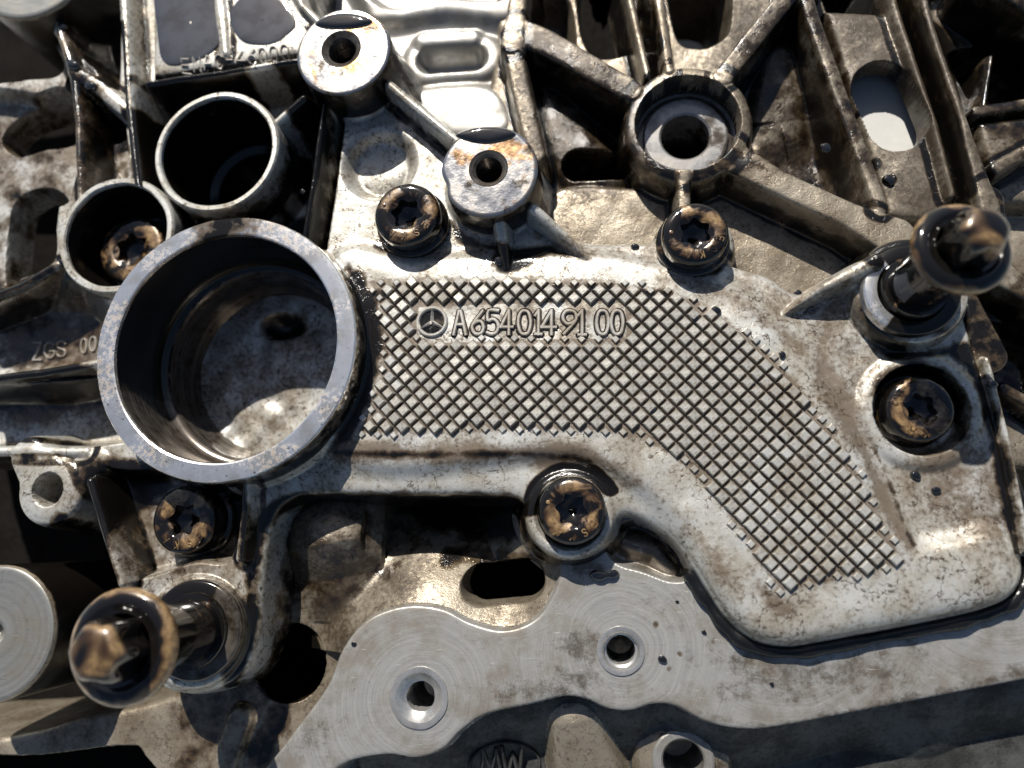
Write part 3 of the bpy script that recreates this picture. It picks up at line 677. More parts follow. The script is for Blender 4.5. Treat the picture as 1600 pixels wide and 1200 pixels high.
# ------------------------------------------------------------------ cover casting (upper, pale)
C = HF(BX0, P(1700, 600, 0)[0], BY0+20, BY1, RES, -60.0)
ZP = 3.0          # height of the knurled pad
RINGC, RINGZ = (349, 540), 9.0
def cover():
    c = C
    p = px(COVER, 0, True, 5); w = c.win(p, 12); d = sd_poly(c.X[w], c.Y[w], p)
    c.up(w, d, 0, steep=9, k=.3, rnd=.6)
    DC = np.full(c.X.shape, 50, np.float32); DC[w] = d
    for u, v, r in ((1085, 382, 62), (1425, 452, 90), (890, 803, 70), (302, 988, 92)): c.circ(u, v, r, 0, steep=9, k=.3, rnd=.6)
    # ---- floors of the ribbed upper left part
    cut = lambda pts, z, dz=0, **k: c.poly(pts, z, dz=dz, up=False, **{**dict(steep=6, k=1.2, smooth=True), **k})
    cut([(222, 138), (460, 104), (500, 150), (512, 200), (490, 330), (475, 400), (380, 400), (250, 380), (215, 300)], -9)
    cut([(-200, 20), (70, 20), (96, 90), (104, 122), (60, 128), (15, 134), (-200, 150)], -60, dz=-3, steep=14, k=.6)
    cut([(110, 40), (115, -200), (182, -200), (186, 130), (150, 110)], -11, steep=4)
    cut([(130, 128), (160, 128), (190, 170), (200, 275), (150, 300), (130, 300)], -7, steep=4)
    cut([(136, 150), (160, 140), (188, 170), (190, 215), (136, 218)], -40, dz=-6, steep=10)
    cut([(-200, 160), (110, 160), (112, 300), (88, 330), (88, 400), (60, 425), (-200, 460)], -5, steep=4)
    cut([(14, 216), (36, 192), (75, 178), (118, 168), (120, 214), (70, 226), (30, 236)], -60, dz=-5, steep=12, k=.7)
    cut([(26, 340), (42, 312), (74, 304), (98, 318), (102, 350), (92, 385), (60, 420), (22, 442)], -60, dz=-5, steep=12, k=.7)
    cut([(-200, 480), (70, 452), (130, 470), (170, 520), (165, 575), (60, 574), (-200, 600)], -9, steep=1.3, k=2)
    cut([(-200, 606), (60, 596), (200, 575), (200, 690), (-200, 690)], -12, steep=5)
    cut([(-200, 720), (20, 722), (40, 830), (110, 838), (130, 800), (150, 840), (176, 920), (-200, 920)], -60, steep=10)
    cut([(150, 735), (200, 735), (365, 742), (362, 870), (300, 880), (205, 905), (178, 850)], -7, steep=5)
    c.poly([(236, -220), (436, -220), (480, -10), (490, 40), (468, 84), (340, 106), (236, 120)], 3.0, smooth=False, steep=9, k=.6)
    # ---- ribs
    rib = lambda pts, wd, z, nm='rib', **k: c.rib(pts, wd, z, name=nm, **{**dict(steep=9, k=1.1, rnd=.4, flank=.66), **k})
    rib([(186, -80), (192, 20), (199, 160), (213, 292)], 15, 5)
    rib([(78, -20), (92, 50), (112, 110), (120, 190), (124, 318)], [12, 13, 16, 14, 13], 3)
    rib([(112, 108), (150, 132), (192, 168)], [20, 24, 22], 3)
    rib([(228, 128), (330, 113), (468, 91)], 11, 4.5)
    rib([(503, 158), (487, 270), (468, 385)], [15, 15, 15], 5, rnd=.9)
    rib([(606, 128), (650, 165), (712, 216)], 14, [7, 6.5, 7])
    rib([(832, 322), (880, 365), (930, 416)], [18, 15, 10], [7, 4.5, 1.5], flank=0.3)
    rib([(778, 335), (786, 385), (792, 426)], [20, 17, 9], [7, 5, 2.5], flank=0.3)
    rib([(425, 192), (472, 150)], 13, 5)
    rib([(440, -60), (470, 5), (505, 40)], 12, 5)
    rib([(335, -60), (345, 30), (350, 80)], [10, 12, 8], 3.6, steep=3)
    rib([(1372, 405), (1290, 447), (1228, 488)], [24, 15, 6], [8, 5, 1.2], flank=0, steep=6)
    rib([(382, 735), (380, 800), (372, 872)], 14, 4)
    rib([(138, 752), (158, 820), (186, 912)], 15, 3)
    rib([(-60, 480), (30, 446), (88, 412)], 15, 2)
    rib([(-60, 596), (60, 582), (150, 566)], 14, 1)
    rib([(-60, 706), (40, 704), (130, 706)], 16, 1)
    rib([(1545, 560), (1580, 700), (1612, 860)], 12, 1)
    rib([(50, -20), (86, 45)], 12, 2)
    # ---- knurled pad and its shoulders
    keepz = c.Z.copy(); keepl = c.L.copy()
    c.poly([(520, 416), (640, 410), (900, 406), (1010, 420), (1110, 442), (1190, 488), (1270, 560), (1336, 660), (1380, 770), (1425, 860), (1500, 862), (1560, 850), (1572, 910), (1540, 938), (1480, 952),
            (1300, 986), (1235, 994), (1190, 980), (1150, 938), (1115, 880), (1070, 808), (1005, 745), (930, 706), (850, 694), (520, 696)], ZP, steep=1.1, k=1.6, rnd=1.4, name='knurled_pad')
    lim = smin(c.Z, 2.2-9*softp(DC+.4, .9), 1.2); c.Z = np.maximum(keepz, lim); c.L = np.where(DC > .2, keepl, c.L)
    # groove along the outer shoulder
    c.rib([(1090, 436), (1190, 478), (1280, 560), (1350, 670), (1400, 790), (1428, 860)], [8, 26, 34, 34, 30, 10], [2.0, 1.0, .2, .2, .8, 2], ref=1, up=False, steep=.9, k=1.4, rnd=1)
    # ---- dimple, counterbores, groove beside the rib
    c.circ(592, 257, 56, -5, ref=0, up=False, steep=1.6, k=1.2, rnd=.8)
    c.circ(592, 262, 40, -3.2, ref=-3.2, steep=1.2, k=1.5, rnd=1)
    c.rib([(530, 190), (516, 300), (502, 388)], 17, -8, ref=0, up=False, steep=7, k=1)
    c.circ(1440, 640, 90, 1.2, steep=2, k=1.5, rnd=.8, name='bolt_boss')
    c.circ(1440, 640, 74, -4, ref=1, up=False, steep=9, k=.5, rnd=.3)
    c.circ(890, 803, 66, .8, steep=3, k=1, rnd=.5, name='bolt_boss')
    c.circ(890, 803, 57, -1.5, ref=.8, up=False, steep=6, k=.6)
    # lower flange band below the pad
    # ---- fillets round ring, bosses and tubes
    for u, v, r, z, rz in ((RINGC[0], RINGC[1], 203, 3, RINGZ), (764, 267, 70, 3, 9), (536, 80, 66, 3, 9), (337, 235, 90, 0, 6), (180, 366, 86, 1, 4)):
        q = P(u, v, rz); R = rpx(u, v, rz, r)
        w = c.win(np.array([q-R, q+R]), 8); d = np.hypot(c.X[w]-q[0], c.Y[w]-q[1])-R
        c.up(w, d-.2, z, steep=5, k=2.5, rnd=.6)
    c.circ(300, 988, 84, 1.5, steep=6, k=1.6, name='bolt_boss')
    c.circ(1425, 452, 86, 4.0, steep=6, k=1.8, name='bolt_boss')
    c.circ(75, 765, 54, 1.0, steep=9, k=1.0, rnd=.5, name='ear')
    c.rib([(75, 765), (40, 712)], [90, 60], 1.0, steep=9, k=1.0, name='ear')
    c.rib([(75, 765), (150, 720)], [70, 40], 0.6, steep=9, k=1.0, name='ear')
    c.circ(75, 765, 25, -14, ref=1, up=False, steep=12, k=.3, rnd=.15)
    c.hole(RINGC[0], RINGC[1], 190, RINGZ); c.hole(337, 235, 84, 6); c.hole(180, 366, 79, 4); c.hole(764, 267, 40, 9); c.hole(536, 80, 40, 9)
    c.Z += (vnoise(c.X, c.Y, .3, 21)*.05+vnoise(c.X, c.Y, .1, 22)*.10).astype(np.float32)
    # ---- oil and varnish stains, plus shade of walls and creases painted in
    o = lambda pts, z=0, soft=.8, amt=1, **k: c.stain('oil', pts, z, soft, amt, **k)
    br = lambda pts, z=0, soft=3, amt=.7, **k: c.stain('brown', pts, z, soft, amt, **k)
    o([(228, 156), (330, 138), (470, 116), (505, 160), (500, 300), (470, 390), (240, 380), (222, 290)], -4, 1.2, .85)  # floor round the tube: oil with shade painted in
    for u, v, r in ((445, 165, 22), (255, 195, 20), (462, 240, 26), (430, 345, 18), (470, 330, 14)): c.clear('oil', u, v, r, -9, 1.5)  # sunlit spots of the floor, kept pale within the dark fill
    o([(505, 160), (530, 175), (520, 300), (506, 395), (480, 395), (495, 280)], -4, 1)  # groove beside the rib: oil and its painted shade
    o([(120, -50), (185, -50), (190, 120), (150, 110)], -10, 3, .62); o([(-80, 20), (80, 30), (110, 150), (-80, 170)], -10, 3, .7)
    o([(150, 730), (240, 725), (260, 760), (215, 800), (200, 880), (180, 850)], -4, 2, .85); o([(330, 735), (372, 735), (368, 860), (345, 800)], -4, 1.5, .8)
    o([(208, 960), (300, 905), (380, 930), (392, 1000), (320, 920)], 1, 1.5, .7)
    o([(540, 420), (575, 440), (596, 500), (596, 560), (575, 640), (545, 690), (520, 690), (555, 540)], 2, 1.5, .8)
    c.stain('oil', [(530, 709), (640, 712), (760, 711), (850, 712), (920, 722)], 0, .8, .62, path=14); br([(530, 690), (640, 694), (850, 694), (930, 710), (940, 728), (840, 722), (640, 722), (530, 720)], 1, 1.6, 1.0)  # crease below the pad: dirt plus painted shade
    o([(585, 444), (980, 443), (1060, 462), (1050, 478), (980, 470), (590, 468)], 3, 1.0, .62)
    o([(815, 802), (824, 760), (855, 730), (893, 721), (935, 731), (966, 764), (950, 774), (925, 752), (893, 742), (860, 752), (842, 775), (838, 802)], .8, .6, 1.2)
    for pts, z, am in (([(-60, 160), (110, 160), (112, 300), (90, 430), (-60, 460)], -5, .36), ([(130, -60), (190, -60), (205, 290), (130, 300)], -5, .5), ([(-60, 440), (120, 430), (170, 520), (150, 575), (-60, 580)], -6, .44), ([(-60, 600), (160, 585), (160, 640), (-60, 650)], -8, .6),
                       ([(160, 740), (370, 740), (370, 900), (200, 900)], -6, .30), ([(210, 905), (300, 890), (385, 930), (400, 1040), (300, 1090), (220, 1050)], -2, .28), ([(1340, 380), (1500, 380), (1520, 540), (1400, 545), (1340, 500)], 1, .42), ([(1500, 540), (1560, 560), (1600, 800), (1570, 840), (1530, 660)], 0, .48)):
        o(pts, z, 4, am)  # recesses darkened: oil that also stands in for shade
    o([(1355, 620), (1380, 580), (1430, 562), (1490, 585), (1520, 650), (1500, 690), (1500, 640), (1440, 590), (1385, 610)], .5, 1.2, .75)
    o([(1340, 470), (1380, 530), (1450, 548), (1520, 530), (1545, 600), (1580, 720), (1600, 850), (1570, 800), (1540, 660), (1500, 560), (1400, 565), (1345, 520)], .5, 1.2, .85)  # oil below the tall bolt, with its cast shadow painted in
    o([(1330, 390), (1420, 360), (1480, 380), (1500, 450), (1420, 400), (1360, 430)], 4, 1.0, .8)
    c.stain('oil', [(1366, 700), (1392, 760), (1412, 820), (1424, 850)], .5, .8, .6, path=9); br([(1350, 690), (1380, 750), (1405, 820), (1425, 850), (1412, 850), (1385, 800), (1350, 730)], 1, 1.5, 1.3)
    o([(700, 340), (740, 370), (800, 390), (850, 380), (900, 410), (860, 400), (800, 432), (770, 420), (770, 390), (720, 380)], .5, 1.0, .8)  # shadow below the notched boss, painted as oil
    o([(588, 390), (640, 402), (690, 385), (690, 360), (640, 392), (595, 370)], 0, .8, .7)
    o([(-60, 595), (150, 575), (160, 650), (100, 620), (-60, 640)], -6, 1.5, .8)
    o([(1030, 395), (1070, 432), (1120, 430), (1140, 400), (1120, 418), (1070, 420)], 0, .8, .8)
    o([(430, 800), (440, 786), (480, 782), (800, 784), (820, 794), (800, 800), (480, 800)], -6, 1.5, .7)  # lower wall of the cover darkened, its shade painted in
    for pts, z, wd, am in (([(415, 860), (428, 815), (450, 790), (490, 782), (620, 782), (790, 784), (822, 800)], -5, 24, .8), ([(412, 880), (408, 960), (395, 1020), (370, 1066)], -5, 26, .7), ([(140, 80), (160, 118), (192, 150)], -3, 30, .7),
                           ([(207, 60), (214, 160), (222, 280)], 0, 22, .8), ([(128, 170), (134, 300)], -2, 16, .7), ([(0, 475), (60, 452), (100, 432)], -3, 22, .7), ([(0, 608), (80, 596), (150, 584)], -3, 24, .85), ([(390, 745), (398, 800), (396, 880)], -1, 18, .8),
                           ([(160, 745), (180, 830), (200, 900)], -2, 22, .6), ([(60, 830), (100, 836), (130, 812)], -6, 26, .8)):
        c.stain('oil', pts, z, 1.0, am, path=wd)  # walls of edges and ribs darkened: oil and painted shade
    br([(1150, 410), (1340, 470), (1360, 640), (1330, 640), (1260, 530), (1150, 440)], 0, 4, .45)
    br([(1280, 540), (1340, 620), (1385, 760), (1425, 850), (1400, 850), (1340, 730), (1270, 600)], 1, 2.0, .75)
    br([(1030, 430), (1120, 440), (1260, 540), (1240, 545), (1120, 465), (1030, 445)], 1.5, 2.0, .6)
    br([(1430, 700), (1560, 700), (1590, 860), (1500, 830), (1440, 800)], 0, 4, .6)
    br([(620, 700), (850, 690), (950, 720), (1060, 800), (1150, 930), (1120, 880), (1040, 790), (930, 730), (700, 720)], 1, 2.2, .72)
    br([(1215, 925), (1240, 960), (1200, 950), (1170, 880)], 2.5, 1.2, .7)
    br([(0, 440), (160, 440), (170, 560), (0, 570)], -5, 4, .85); br([(-60, 600), (150, 580), (150, 640), (-60, 650)], -8, 3, .8)
    br([(0, 160), (110, 160), (110, 300), (0, 300)], -5, 4, .6); br([(130, 0), (190, 0), (190, 300), (130, 300)], -6, 4, .7)
    br([(150, 740), (370, 740), (370, 900), (200, 900)], -6, 5, .55); br([(560, 600), (600, 520), (590, 460), (560, 470)], 2, 2, .6)
    br([(880, 380), (1040, 380), (1040, 420), (900, 420)], 0, 3, .4); br([(580, 640), (840, 640), (840, 675), (570, 675)], 3, 3, .42)
    br(KN, 3, .8, .95, smooth=False); w = c.win(px([(652, 478), (978, 478), (978, 526), (652, 526)], 3, False), 0); c.brown[w] = .25
    for ch, (u0, vb, u1, vt) in zip('A6540149100', NUM):
        for ln in GL[ch]:
            p = np.array([P(u0+(u1-u0)*a/.6, vb+(vt-vb)*b, 3) for a, b in ln])
            if len(ln) > 4: p = catmull(p, False, 3)
            w = c.win(p, 1.5); d, _ = sd_path(c.X[w], c.Y[w], p, .5); c.oil[w] = np.maximum(c.oil[w], 1.25*np.clip(.62-d/.5, 0, 1))
    q = P(673.5, 501, 3); R = rpx(673.5, 501, 3, 24); w = c.win(np.array([q-R, q+R]), 1); d = np.hypot(c.X[w]-q[0], c.Y[w]-q[1]); c.oil[w] = np.maximum(c.oil[w], np.where(d < R, .75, 0))
    c.oil = np.maximum(c.oil, .58*np.clip((DC-.5)/.6, 0, 1)*np.clip((3.5-DC)/.8, 0, 1))  # outer wall of the cover: dark oil band, also painting its shade
    root = empty('cover_casting', 'pale aluminium cover casting with a large open ring, ribs and a knurled numbered pad', 'engine cover')
    c.build(root, {'base': M['cover']}, -12.5, 'plate')
    return root
COVER_O = cover()

M['seal'] = (lambda g: g.done(g.bsdf((0.008, 0.008, 0.008), 0.25, 0, g.bump(g.noise(.6, 4), .5, .4), spec=.5)))(NG('black_sealant'))
def seal_bead():
    p = px(COVER[24:14:-1] + COVER[14:11:-1], -1.5, True, 8, False); n = len(p); th = np.linspace(0, 2*np.pi, 10, endpoint=False)
    t = np.gradient(p, axis=0); t /= np.linalg.norm(t, axis=1, keepdims=True); nn = np.stack([t[:, 1], -t[:, 0]], 1); rings = []
    for i in range(n):
        r = 1.25+.22*math.sin(i*.37)+.15*math.sin(i*.9+1); c = p[i]+nn[i]*(1.0)
        rings.append(np.stack([c[0]+nn[i, 0]*r*np.cos(th), c[1]+nn[i, 1]*r*np.cos(th), -3.2+r*.9*np.sin(th)], 1))
    link('sealant_bead', grid_mesh('sealant_bead', rings, True, False, None), M['seal'], COVER_O)
seal_bead()
# ------------------------------------------------------------------ turned parts of the cover
def oil_arc(cx, cy, a0, a1, r0, r1, soft=1.0):
    def f(V):
        x, y = V[:, 0]-cx, V[:, 1]-cy; r = np.hypot(x, y); a = np.degrees(np.arctan2(y, x)) % 360
        da = np.minimum((a-a0) % 360, (a1-a) % 360); ins = ((a-a0) % 360) <= ((a1-a0) % 360)
        return np.where(ins & (r > r0) & (r < r1), np.clip(.5+da/30, 0, 1), 0)
    return f
def cover_parts():  # outer sides carry dark oil that also paints in their shade
    x, y = P(*RINGC, RINGZ); R = rpx(*RINGC, RINGZ, 204); Z = RINGZ
    ri = R*0.852
    outer = lathe('ring', x, y, [(R+.55, -3), (R+.25, 2), (R+.05, Z-.7), (R-.1, Z-.2), (R-.3, Z), (R-.8, Z+.02), ((R+ri)/2, Z), (ri+.5, Z-.02), (ri+.2, Z-.15), (ri, Z-.8)], seg=160, sharp=20, wob=.05, oilf=lambda V: np.where(V[:, 2] < 5, .8, np.where(V[:, 2] < Z-.5, .45, -.1+.75*np.exp(-((np.degrees(np.arctan2(V[:, 1]-y, V[:, 0]-x))-95)/22)**2))))
    ring = link('ring', outer, M['ring'], COVER_O)
    prof = [(ri+.02, Z-.85), (ri-.05, Z-3)] + [(ri-.1+(.08 if i % 2 else 0), Z-3-i*.7) for i in range(1, 17)] + [(ri-.3, Z-15.6), (ri-1.2, Z-16.4), (ri-2.0, Z-16.5), (ri-2.3, Z-17.2), (ri-2.4, Z-21), (ri-2.9, Z-23.5), (ri-4.4, Z-26)]
    f1 = oil_arc(x, y, 15, 200, ri-2.0, ri+1)
    link('bore', lathe('bore', x, y, prof, seg=128, sharp=50, oilf=f1), M['bore'], ring)
    zf = Z-26
    th = np.linspace(0, 2*np.pi, 96, endpoint=False); rr = np.linspace(ri-4.3, .2, 40); rings = []
    hx, hy = P(440, 510, zf)
    for r in rr:
        X, Y = x+r*np.cos(th), y+r*np.sin(th); e = np.hypot((X-hx)/4.6, (Y-hy)/2.8)
        rings.append(np.stack([X, Y, zf+.3*vnoise(X, Y, .25, 31)-3.5*np.clip(1.25-e, 0, 1)**.7], 1))
    V = np.concatenate(rings); e = np.hypot((V[:, 0]-hx)/4.6, (V[:, 1]-hy)/2.8)
    link('bore_floor', grid_mesh('bore_floor', rings, True, False, 60, {'oil': np.clip(1.6-e, 0, .8), 'brown': np.full(len(V), .25)}), M['cover'], ring)
    # small bosses with threaded hole
    for (u, v, r, hu, hv, notch) in ((764, 267, 74, 763, 263, 195), (536, 80, 70, 533, 76, None)):
        z = 9.0; x, y = P(u, v, z); R = rpx(u, v, z, r); hx, hy = P(hu, hv, z); hr = rpx(hu, hv, z, 22)
        th = np.linspace(0, 2*np.pi, 96, endpoint=False)
        sh = np.ones(96)
        if notch is not None:
            da = np.abs((np.degrees(th)-notch+180) % 360-180); sh -= .10*np.exp(-(da/13)**2)
        def loop(r, zz, k=1.0, cx=None, cy=None):
            s_ = sh if cx is None else 1
            return np.stack([(x if cx is None else cx)+r*s_*np.cos(th), (y if cy is None else cy)+r*s_*np.sin(th), np.full(96, zz)], 1)
        side = link('boss', grid_mesh('boss', [loop(R+.6, -9), loop(R+.3, 0), loop(R, z-.6), loop(R-.15, z-.2)], True, False, 40, {'oil': np.repeat([.9, .8, .55, .2], 96), 'brown': np.full(384, .8)}), M['cover'], COVER_O)
        rings = [loop(R-.15, z-.2), loop(R-.45, z)] + [loop(R*(1-t)+hr*1.35*t, z+.015*math.sin(9*t), cx=x*(1-t)+hx*t, cy=y*(1-t)+hy*t) for t in (.12, .3, .5, .7, .9, 1)]
        if notch is not None: rings[2] = loop(R*.9, z)
        link('boss_face', grid_mesh('boss_face', rings, True, False, 40), M['polish'], side)
        hole = [(hr*1.35, z), (hr*1.3, z-.15), (hr*1.02, z-.5)]+[(hr*(1.0 if i % 2 else .92), z-.8-i*.45) for i in range(16)]+[(hr*.85, z-12), (.05, z-12.5)]
        link('threaded_hole', lathe('threaded_hole', hx, hy, hole, 64, sharp=25), M['bore'], side)
    # deep tube and bolt pocket
    for nm, u, v, z, r, wall, depth in (('tube', 337, 235, 6.0, 95, 11, 34), ('bolt_pocket', 180, 366, 4.0, 90, 12, 14)):
        x, y = P(u, v, z); R = rpx(u, v, z, r); t = rpx(u, v, z, wall)
        o = link(nm, lathe(nm, x, y, [(R+.7, -10), (R+.25, -1), (R, z-.8), (R-.15, z-.3), (R-.45, z), (R-t+.4, z), (R-t+.1, z-.3), (R-t, z-.9)], seg=112, sharp=30, wob=.08, oilf=lambda V: np.where(V[:, 2] < z-1, .7, .15)), M['cover'], COVER_O)
        if nm == 'tube': pr = [(R-t, z-.85), (R-t-.3, z-12), (R-t-.6, z-20), (R-t-2.2, z-21), (R-t-2.4, z-depth), (.05, z-depth-.3)]
        else: pr = [(R-t, z-.85), (R-t-.4, z-6), (R-t-1.0, z-depth+1.2), (R-t-2.2, z-depth), (.05, z-depth)]
        link('bore', lathe('bore', x, y, pr, 96, sharp=50, oilf=lambda V: np.full(len(V), .72)), M['bore'], o)
    # sleeves that carry the two tall bolts
    for u, v, z, r in ((302, 985, 3.2, 76), (1426, 452, 6.0, 74)):
        x, y = P(u, v, z); R = rpx(u, v, z, r)
        link('sleeve', lathe('sleeve', x, y, [(R+.3, -4), (R, z-.6), (R-.15, z-.2), (R-.5, z), (R*.72, z), (R*.70, z-.4), (R*.69, z-6)], 80, sharp=40, oilf=oil_arc(x, y, 60 if u < 500 else 230, 200 if u < 500 else 130, 0, 99)), M['bore'] if u < 500 else M['ring'], COVER_O)
cover_parts()

# ------------------------------------------------------------------ knurled studs
def studs():
    poly = px(KN, ZP, False); PL = px([(650, 474), (980, 474), (980, 528), (650, 528)], ZP, False)
    o0 = P(605, 452, ZP); ex = P(858, 452, ZP)-o0; pit = np.linalg.norm(ex)/10.0; ax = ex/np.linalg.norm(ex); ay = np.array([ax[1], -ax[0]])
    pad = next(o for o in COVER_O.children if o.name.startswith('knurled_pad'))
    cells = []
    for j in range(-4, 52):
        for i in range(-4, 40):
            q = o0+ax*pit*(i+(.5 if j % 2 else 0))+ay*pit*.5*j
            cells.append(q)
    cells = np.array(cells)
    d = sd_poly(cells[:, 0], cells[:, 1], poly); d2 = sd_poly(cells[:, 0], cells[:, 1], PL)
    h = pit*.5
    def surf(x, y):
        i = np.clip(np.searchsorted(C.xs, x), 0, len(C.xs)-1); j = np.clip(np.searchsorted(C.ys, y), 0, len(C.ys)-1); return C.Z[i, j]
    def stud(a, b, bz, ht, cut=None):
        a1, b1 = a, b
        def dia(r, z): return [ax*r*1+np.array([0, 0]), ay*r, -ax*r, -ay*r], z
        V = []
        for r, z in ((a, bz), (a*.97, bz+ht*.35), (b, bz+ht*.88), (b*.82, bz+ht)):
            for k in (ax, ay, -ax, -ay):
                t = k*r; V.append((t[0], t[1], z))
        # blunt the top with a tiny tilt so neighbours glint differently
        return V
    F = [(i*4+j, i*4+(j+1) % 4, i*4+4+(j+1) % 4, i*4+4+j) for i in range(3) for j in range(4)]+[(12, 13, 14, 15)]
    F = [f[::-1] for f in F]
    variants = []
    for k in range(10):
        tx, ty = RNG.normal(0, .03, 2); hh = .95+RNG.normal(0, .06)
        V = np.array(stud(h*.95, h*.72*(1+RNG.normal(0, .03)), -.35, hh+.35))
        top = V[:, 2] > .3; V[top, 2] += V[top, 0]*tx+V[top, 1]*ty
        m_ = mesh('stud', V, F, False, None, {'oil': np.repeat([.55, .45, .05, 0], 4), 'brown': np.repeat([1.2, 1.0, .3, 0], 4)}); m_.materials.append(M['stud']); variants.append(m_)
    sel = [i for i in range(len(cells)) if d[i] < -h*.45 and d2[i] > h*.55]
    # the pieces cut short by the number plate and the border
    part = [i for i in range(len(cells)) if i not in set(sel) and ((d[i] < h*.35 and d2[i] > -h*.1))]
    sel.sort(key=lambda i: -cells[i, 1]*0+np.hypot(cells[i, 0]-P(900, 640)[0], cells[i, 1]-P(900, 640)[1]))
    for n, i in enumerate(sel[:300]):
        q = cells[i]; o = link('stud', variants[n % 10], None, pad); o.location = (q[0]*MM, q[1]*MM, float(surf(*q))*MM)
    V, Fa = [], []
    for n, i in enumerate(sel[300:]+part):
        q = cells[i]; me = variants[n % 10]; z = surf(*q); b = len(V); sc = 1.0
        if n >= len(sel)-300:
            sc = .62
            q = q + (np.array(P(800, 560, ZP))-q)*0
        vv = np.array([v.co[:] for v in me.vertices])/MM
        for v in vv: V.append((q[0]+v[0]*sc, q[1]+v[1]*sc, z+v[2]*(1 if sc == 1 else .55)))
        Fa += [tuple(b+k for k in f) for f in F]
    link('studs', mesh('studs', V, Fa, False, None, {'oil': np.tile(np.repeat([.55, .45, .05, 0], 4), len(V)//16), 'brown': np.tile(np.repeat([1.2, 1.0, .3, 0], 4), len(V)//16)}), M['stud'], pad, kind='stuff')
M['stud'] = mat_cast('stud_aluminium', (0.58, 0.575, 0.545), (0.46, 0.43, 0.37), (0.11, 0.075, 0.042), 0.7, 0.2, 0.0, 0.5, 0.34, 0.4)
studs()

# ------------------------------------------------------------------ raised writing
def strokes(name, lines, tf, wid, ht, zf, n=3, straight=False):
    """rounded raised bars along polylines; tf maps unit xy -> world mm xy; zf gives base z"""
    V, F = [], []
    flat = []
    for ln in lines: flat += [ln] if len(ln) > 4 and not straight else [list(q) for q in zip(ln[:-1], ln[1:])]
    for ln in flat:
        p = np.array([tf(*q) for q in ln])
        closed = np.hypot(*(p[0]-p[-1])) < 1e-6
        if len(ln) > 4: p = catmull(p[:-1] if closed else p, closed, n); p = np.vstack([p, p[:1]]) if closed else p
        tg = np.gradient(p, axis=0)
        if closed: tg[0] = tg[-1] = (p[1]-p[-2])
        tg /= np.linalg.norm(tg, axis=1, keepdims=True)+1e-9
        if len(ln) <= 4:   # keep hard corners mitred
            for i in range(1, len(p)-1):
                a, b = p[i]-p[i-1], p[i+1]-p[i]; a /= np.linalg.norm(a); b /= np.linalg.norm(b); t = a+b
                if np.linalg.norm(t) > .2: tg[i] = t/np.linalg.norm(t)
            tg[0] = (p[1]-p[0])/np.linalg.norm(p[1]-p[0]); tg[-1] = (p[-1]-p[-2])/np.linalg.norm(p[-1]-p[-2])
        if not closed: p = p.copy(); p[0] -= tg[0]*wid*.3; p[-1] += tg[-1]*wid*.3
        nn = np.stack([-tg[:, 1], tg[:, 0]], 1); b0 = len(V)
        prof = [(.5, -.25), (.42, .45), (.2, .95), (-.2, .95), (-.42, .45), (-.5, -.25)]
        for q, m_ in zip(p, nn):
            z = zf(*q)
            for s_, hh in prof: V.append((q[0]+m_[0]*s_*wid, q[1]+m_[1]*s_*wid, z+hh*ht))
        for i in range(len(p)-1):
            for j in range(5): a = b0+i*6+j; F.append((a, a+6, a+7, a+1))
        F.append(tuple(b0+j for j in range(6))); e = b0+(len(p)-1)*6; F.append(tuple(e+5-j for j in range(6)))
    return mesh(name, V, F, True, 50)
def hf_z(h):
    def f(x, y):
        i = min(max(int(np.searchsorted(h.xs, x)), 0), len(h.xs)-1); j = min(max(int(np.searchsorted(h.ys, y)), 0), len(h.ys)-1); return float(h.Z[i, j])
    return f
M['letter'] = mat_cast('letter_aluminium', (0.60, 0.58, 0.54), (0.42, 0.37, 0.30), (0.10, 0.07, 0.04), 0.4, 0.05, 0.0, 0.4, 0.28)
def text_px(parent, txt, boxes, z, wid, ht, zf, mat, shear=0.0):
    """boxes: (u0, v_bottom, u1, v_top) per character, photo pixels"""
    for ch, (u0, vb, u1, vt) in zip(txt, boxes):
        tf = lambda a, b: P(u0+(u1-u0)*a/.6+shear*b*(vb-vt), vb+(vt-vb)*b, z)
        link('letter', strokes('letter', GL[ch], tf, wid, ht, zf, straight=ch in 'MWZNE4'), mat, parent)
PAD = next(o for o in COVER_O.children if o.name.startswith('knurled_pad'))
text_px(PAD, 'A6540149100', NUM, ZP, .84, .65, hf_z(C), M['letter'])
def emblem():
    # round three-pointed mark cast before the number
    u, v = 673.5, 501; x, y = P(u, v, ZP); R = rpx(u, v, ZP, 21.5); z0 = float(hf_z(C)(x, y))
    ring = link('emblem', lathe('emblem', x, y, [(R+.5, z0-.2), (R+.38, z0+.4), (R+.15, z0+.6), (R-.1, z0+.6), (R-.3, z0+.4), (R-.42, z0-.1)], 64), M['letter'], PAD)
    V, F = [], []
    for k in range(3):
        a = math.radians(90+120*k); t = np.array([math.cos(a), math.sin(a)]); n_ = np.array([-t[1], t[0]])
        b = len(V)
        for (s_, off, hh) in ((0, .42, .05), (0, 0, .75), (0, -.42, .05), (R-.1, .18, .05), (R-.1, 0, .55), (R-.1, -.18, .05)):
            q = np.array([x, y])+t*s_+n_*off; V.append((q[0], q[1], z0+hh))
        F += [(b, b+1, b+4, b+3), (b+1, b+2, b+5, b+4)]
    link('star', mesh('star', V, F, False), M['letter'], ring)
emblem()
PLATE = next(o for o in COVER_O.children if o.name.startswith('plate'))
enac = [(283+i*17.2, 112-i*2.5, 283+i*17.2+13, 93-i*2.5) for i in range(10)]
text_px(PLATE, 'ENAC-46000', enac, 3, .42, .45, hf_z(C), M['letter'])
text_px(PLATE, 'ZGS00', [(46, 561, 62, 534), (64, 558, 82, 534), (83, 556, 100, 532), (122, 550, 132, 528), (136, 547, 147, 525)], -8, .5, .5, hf_z(C), M['letter'])
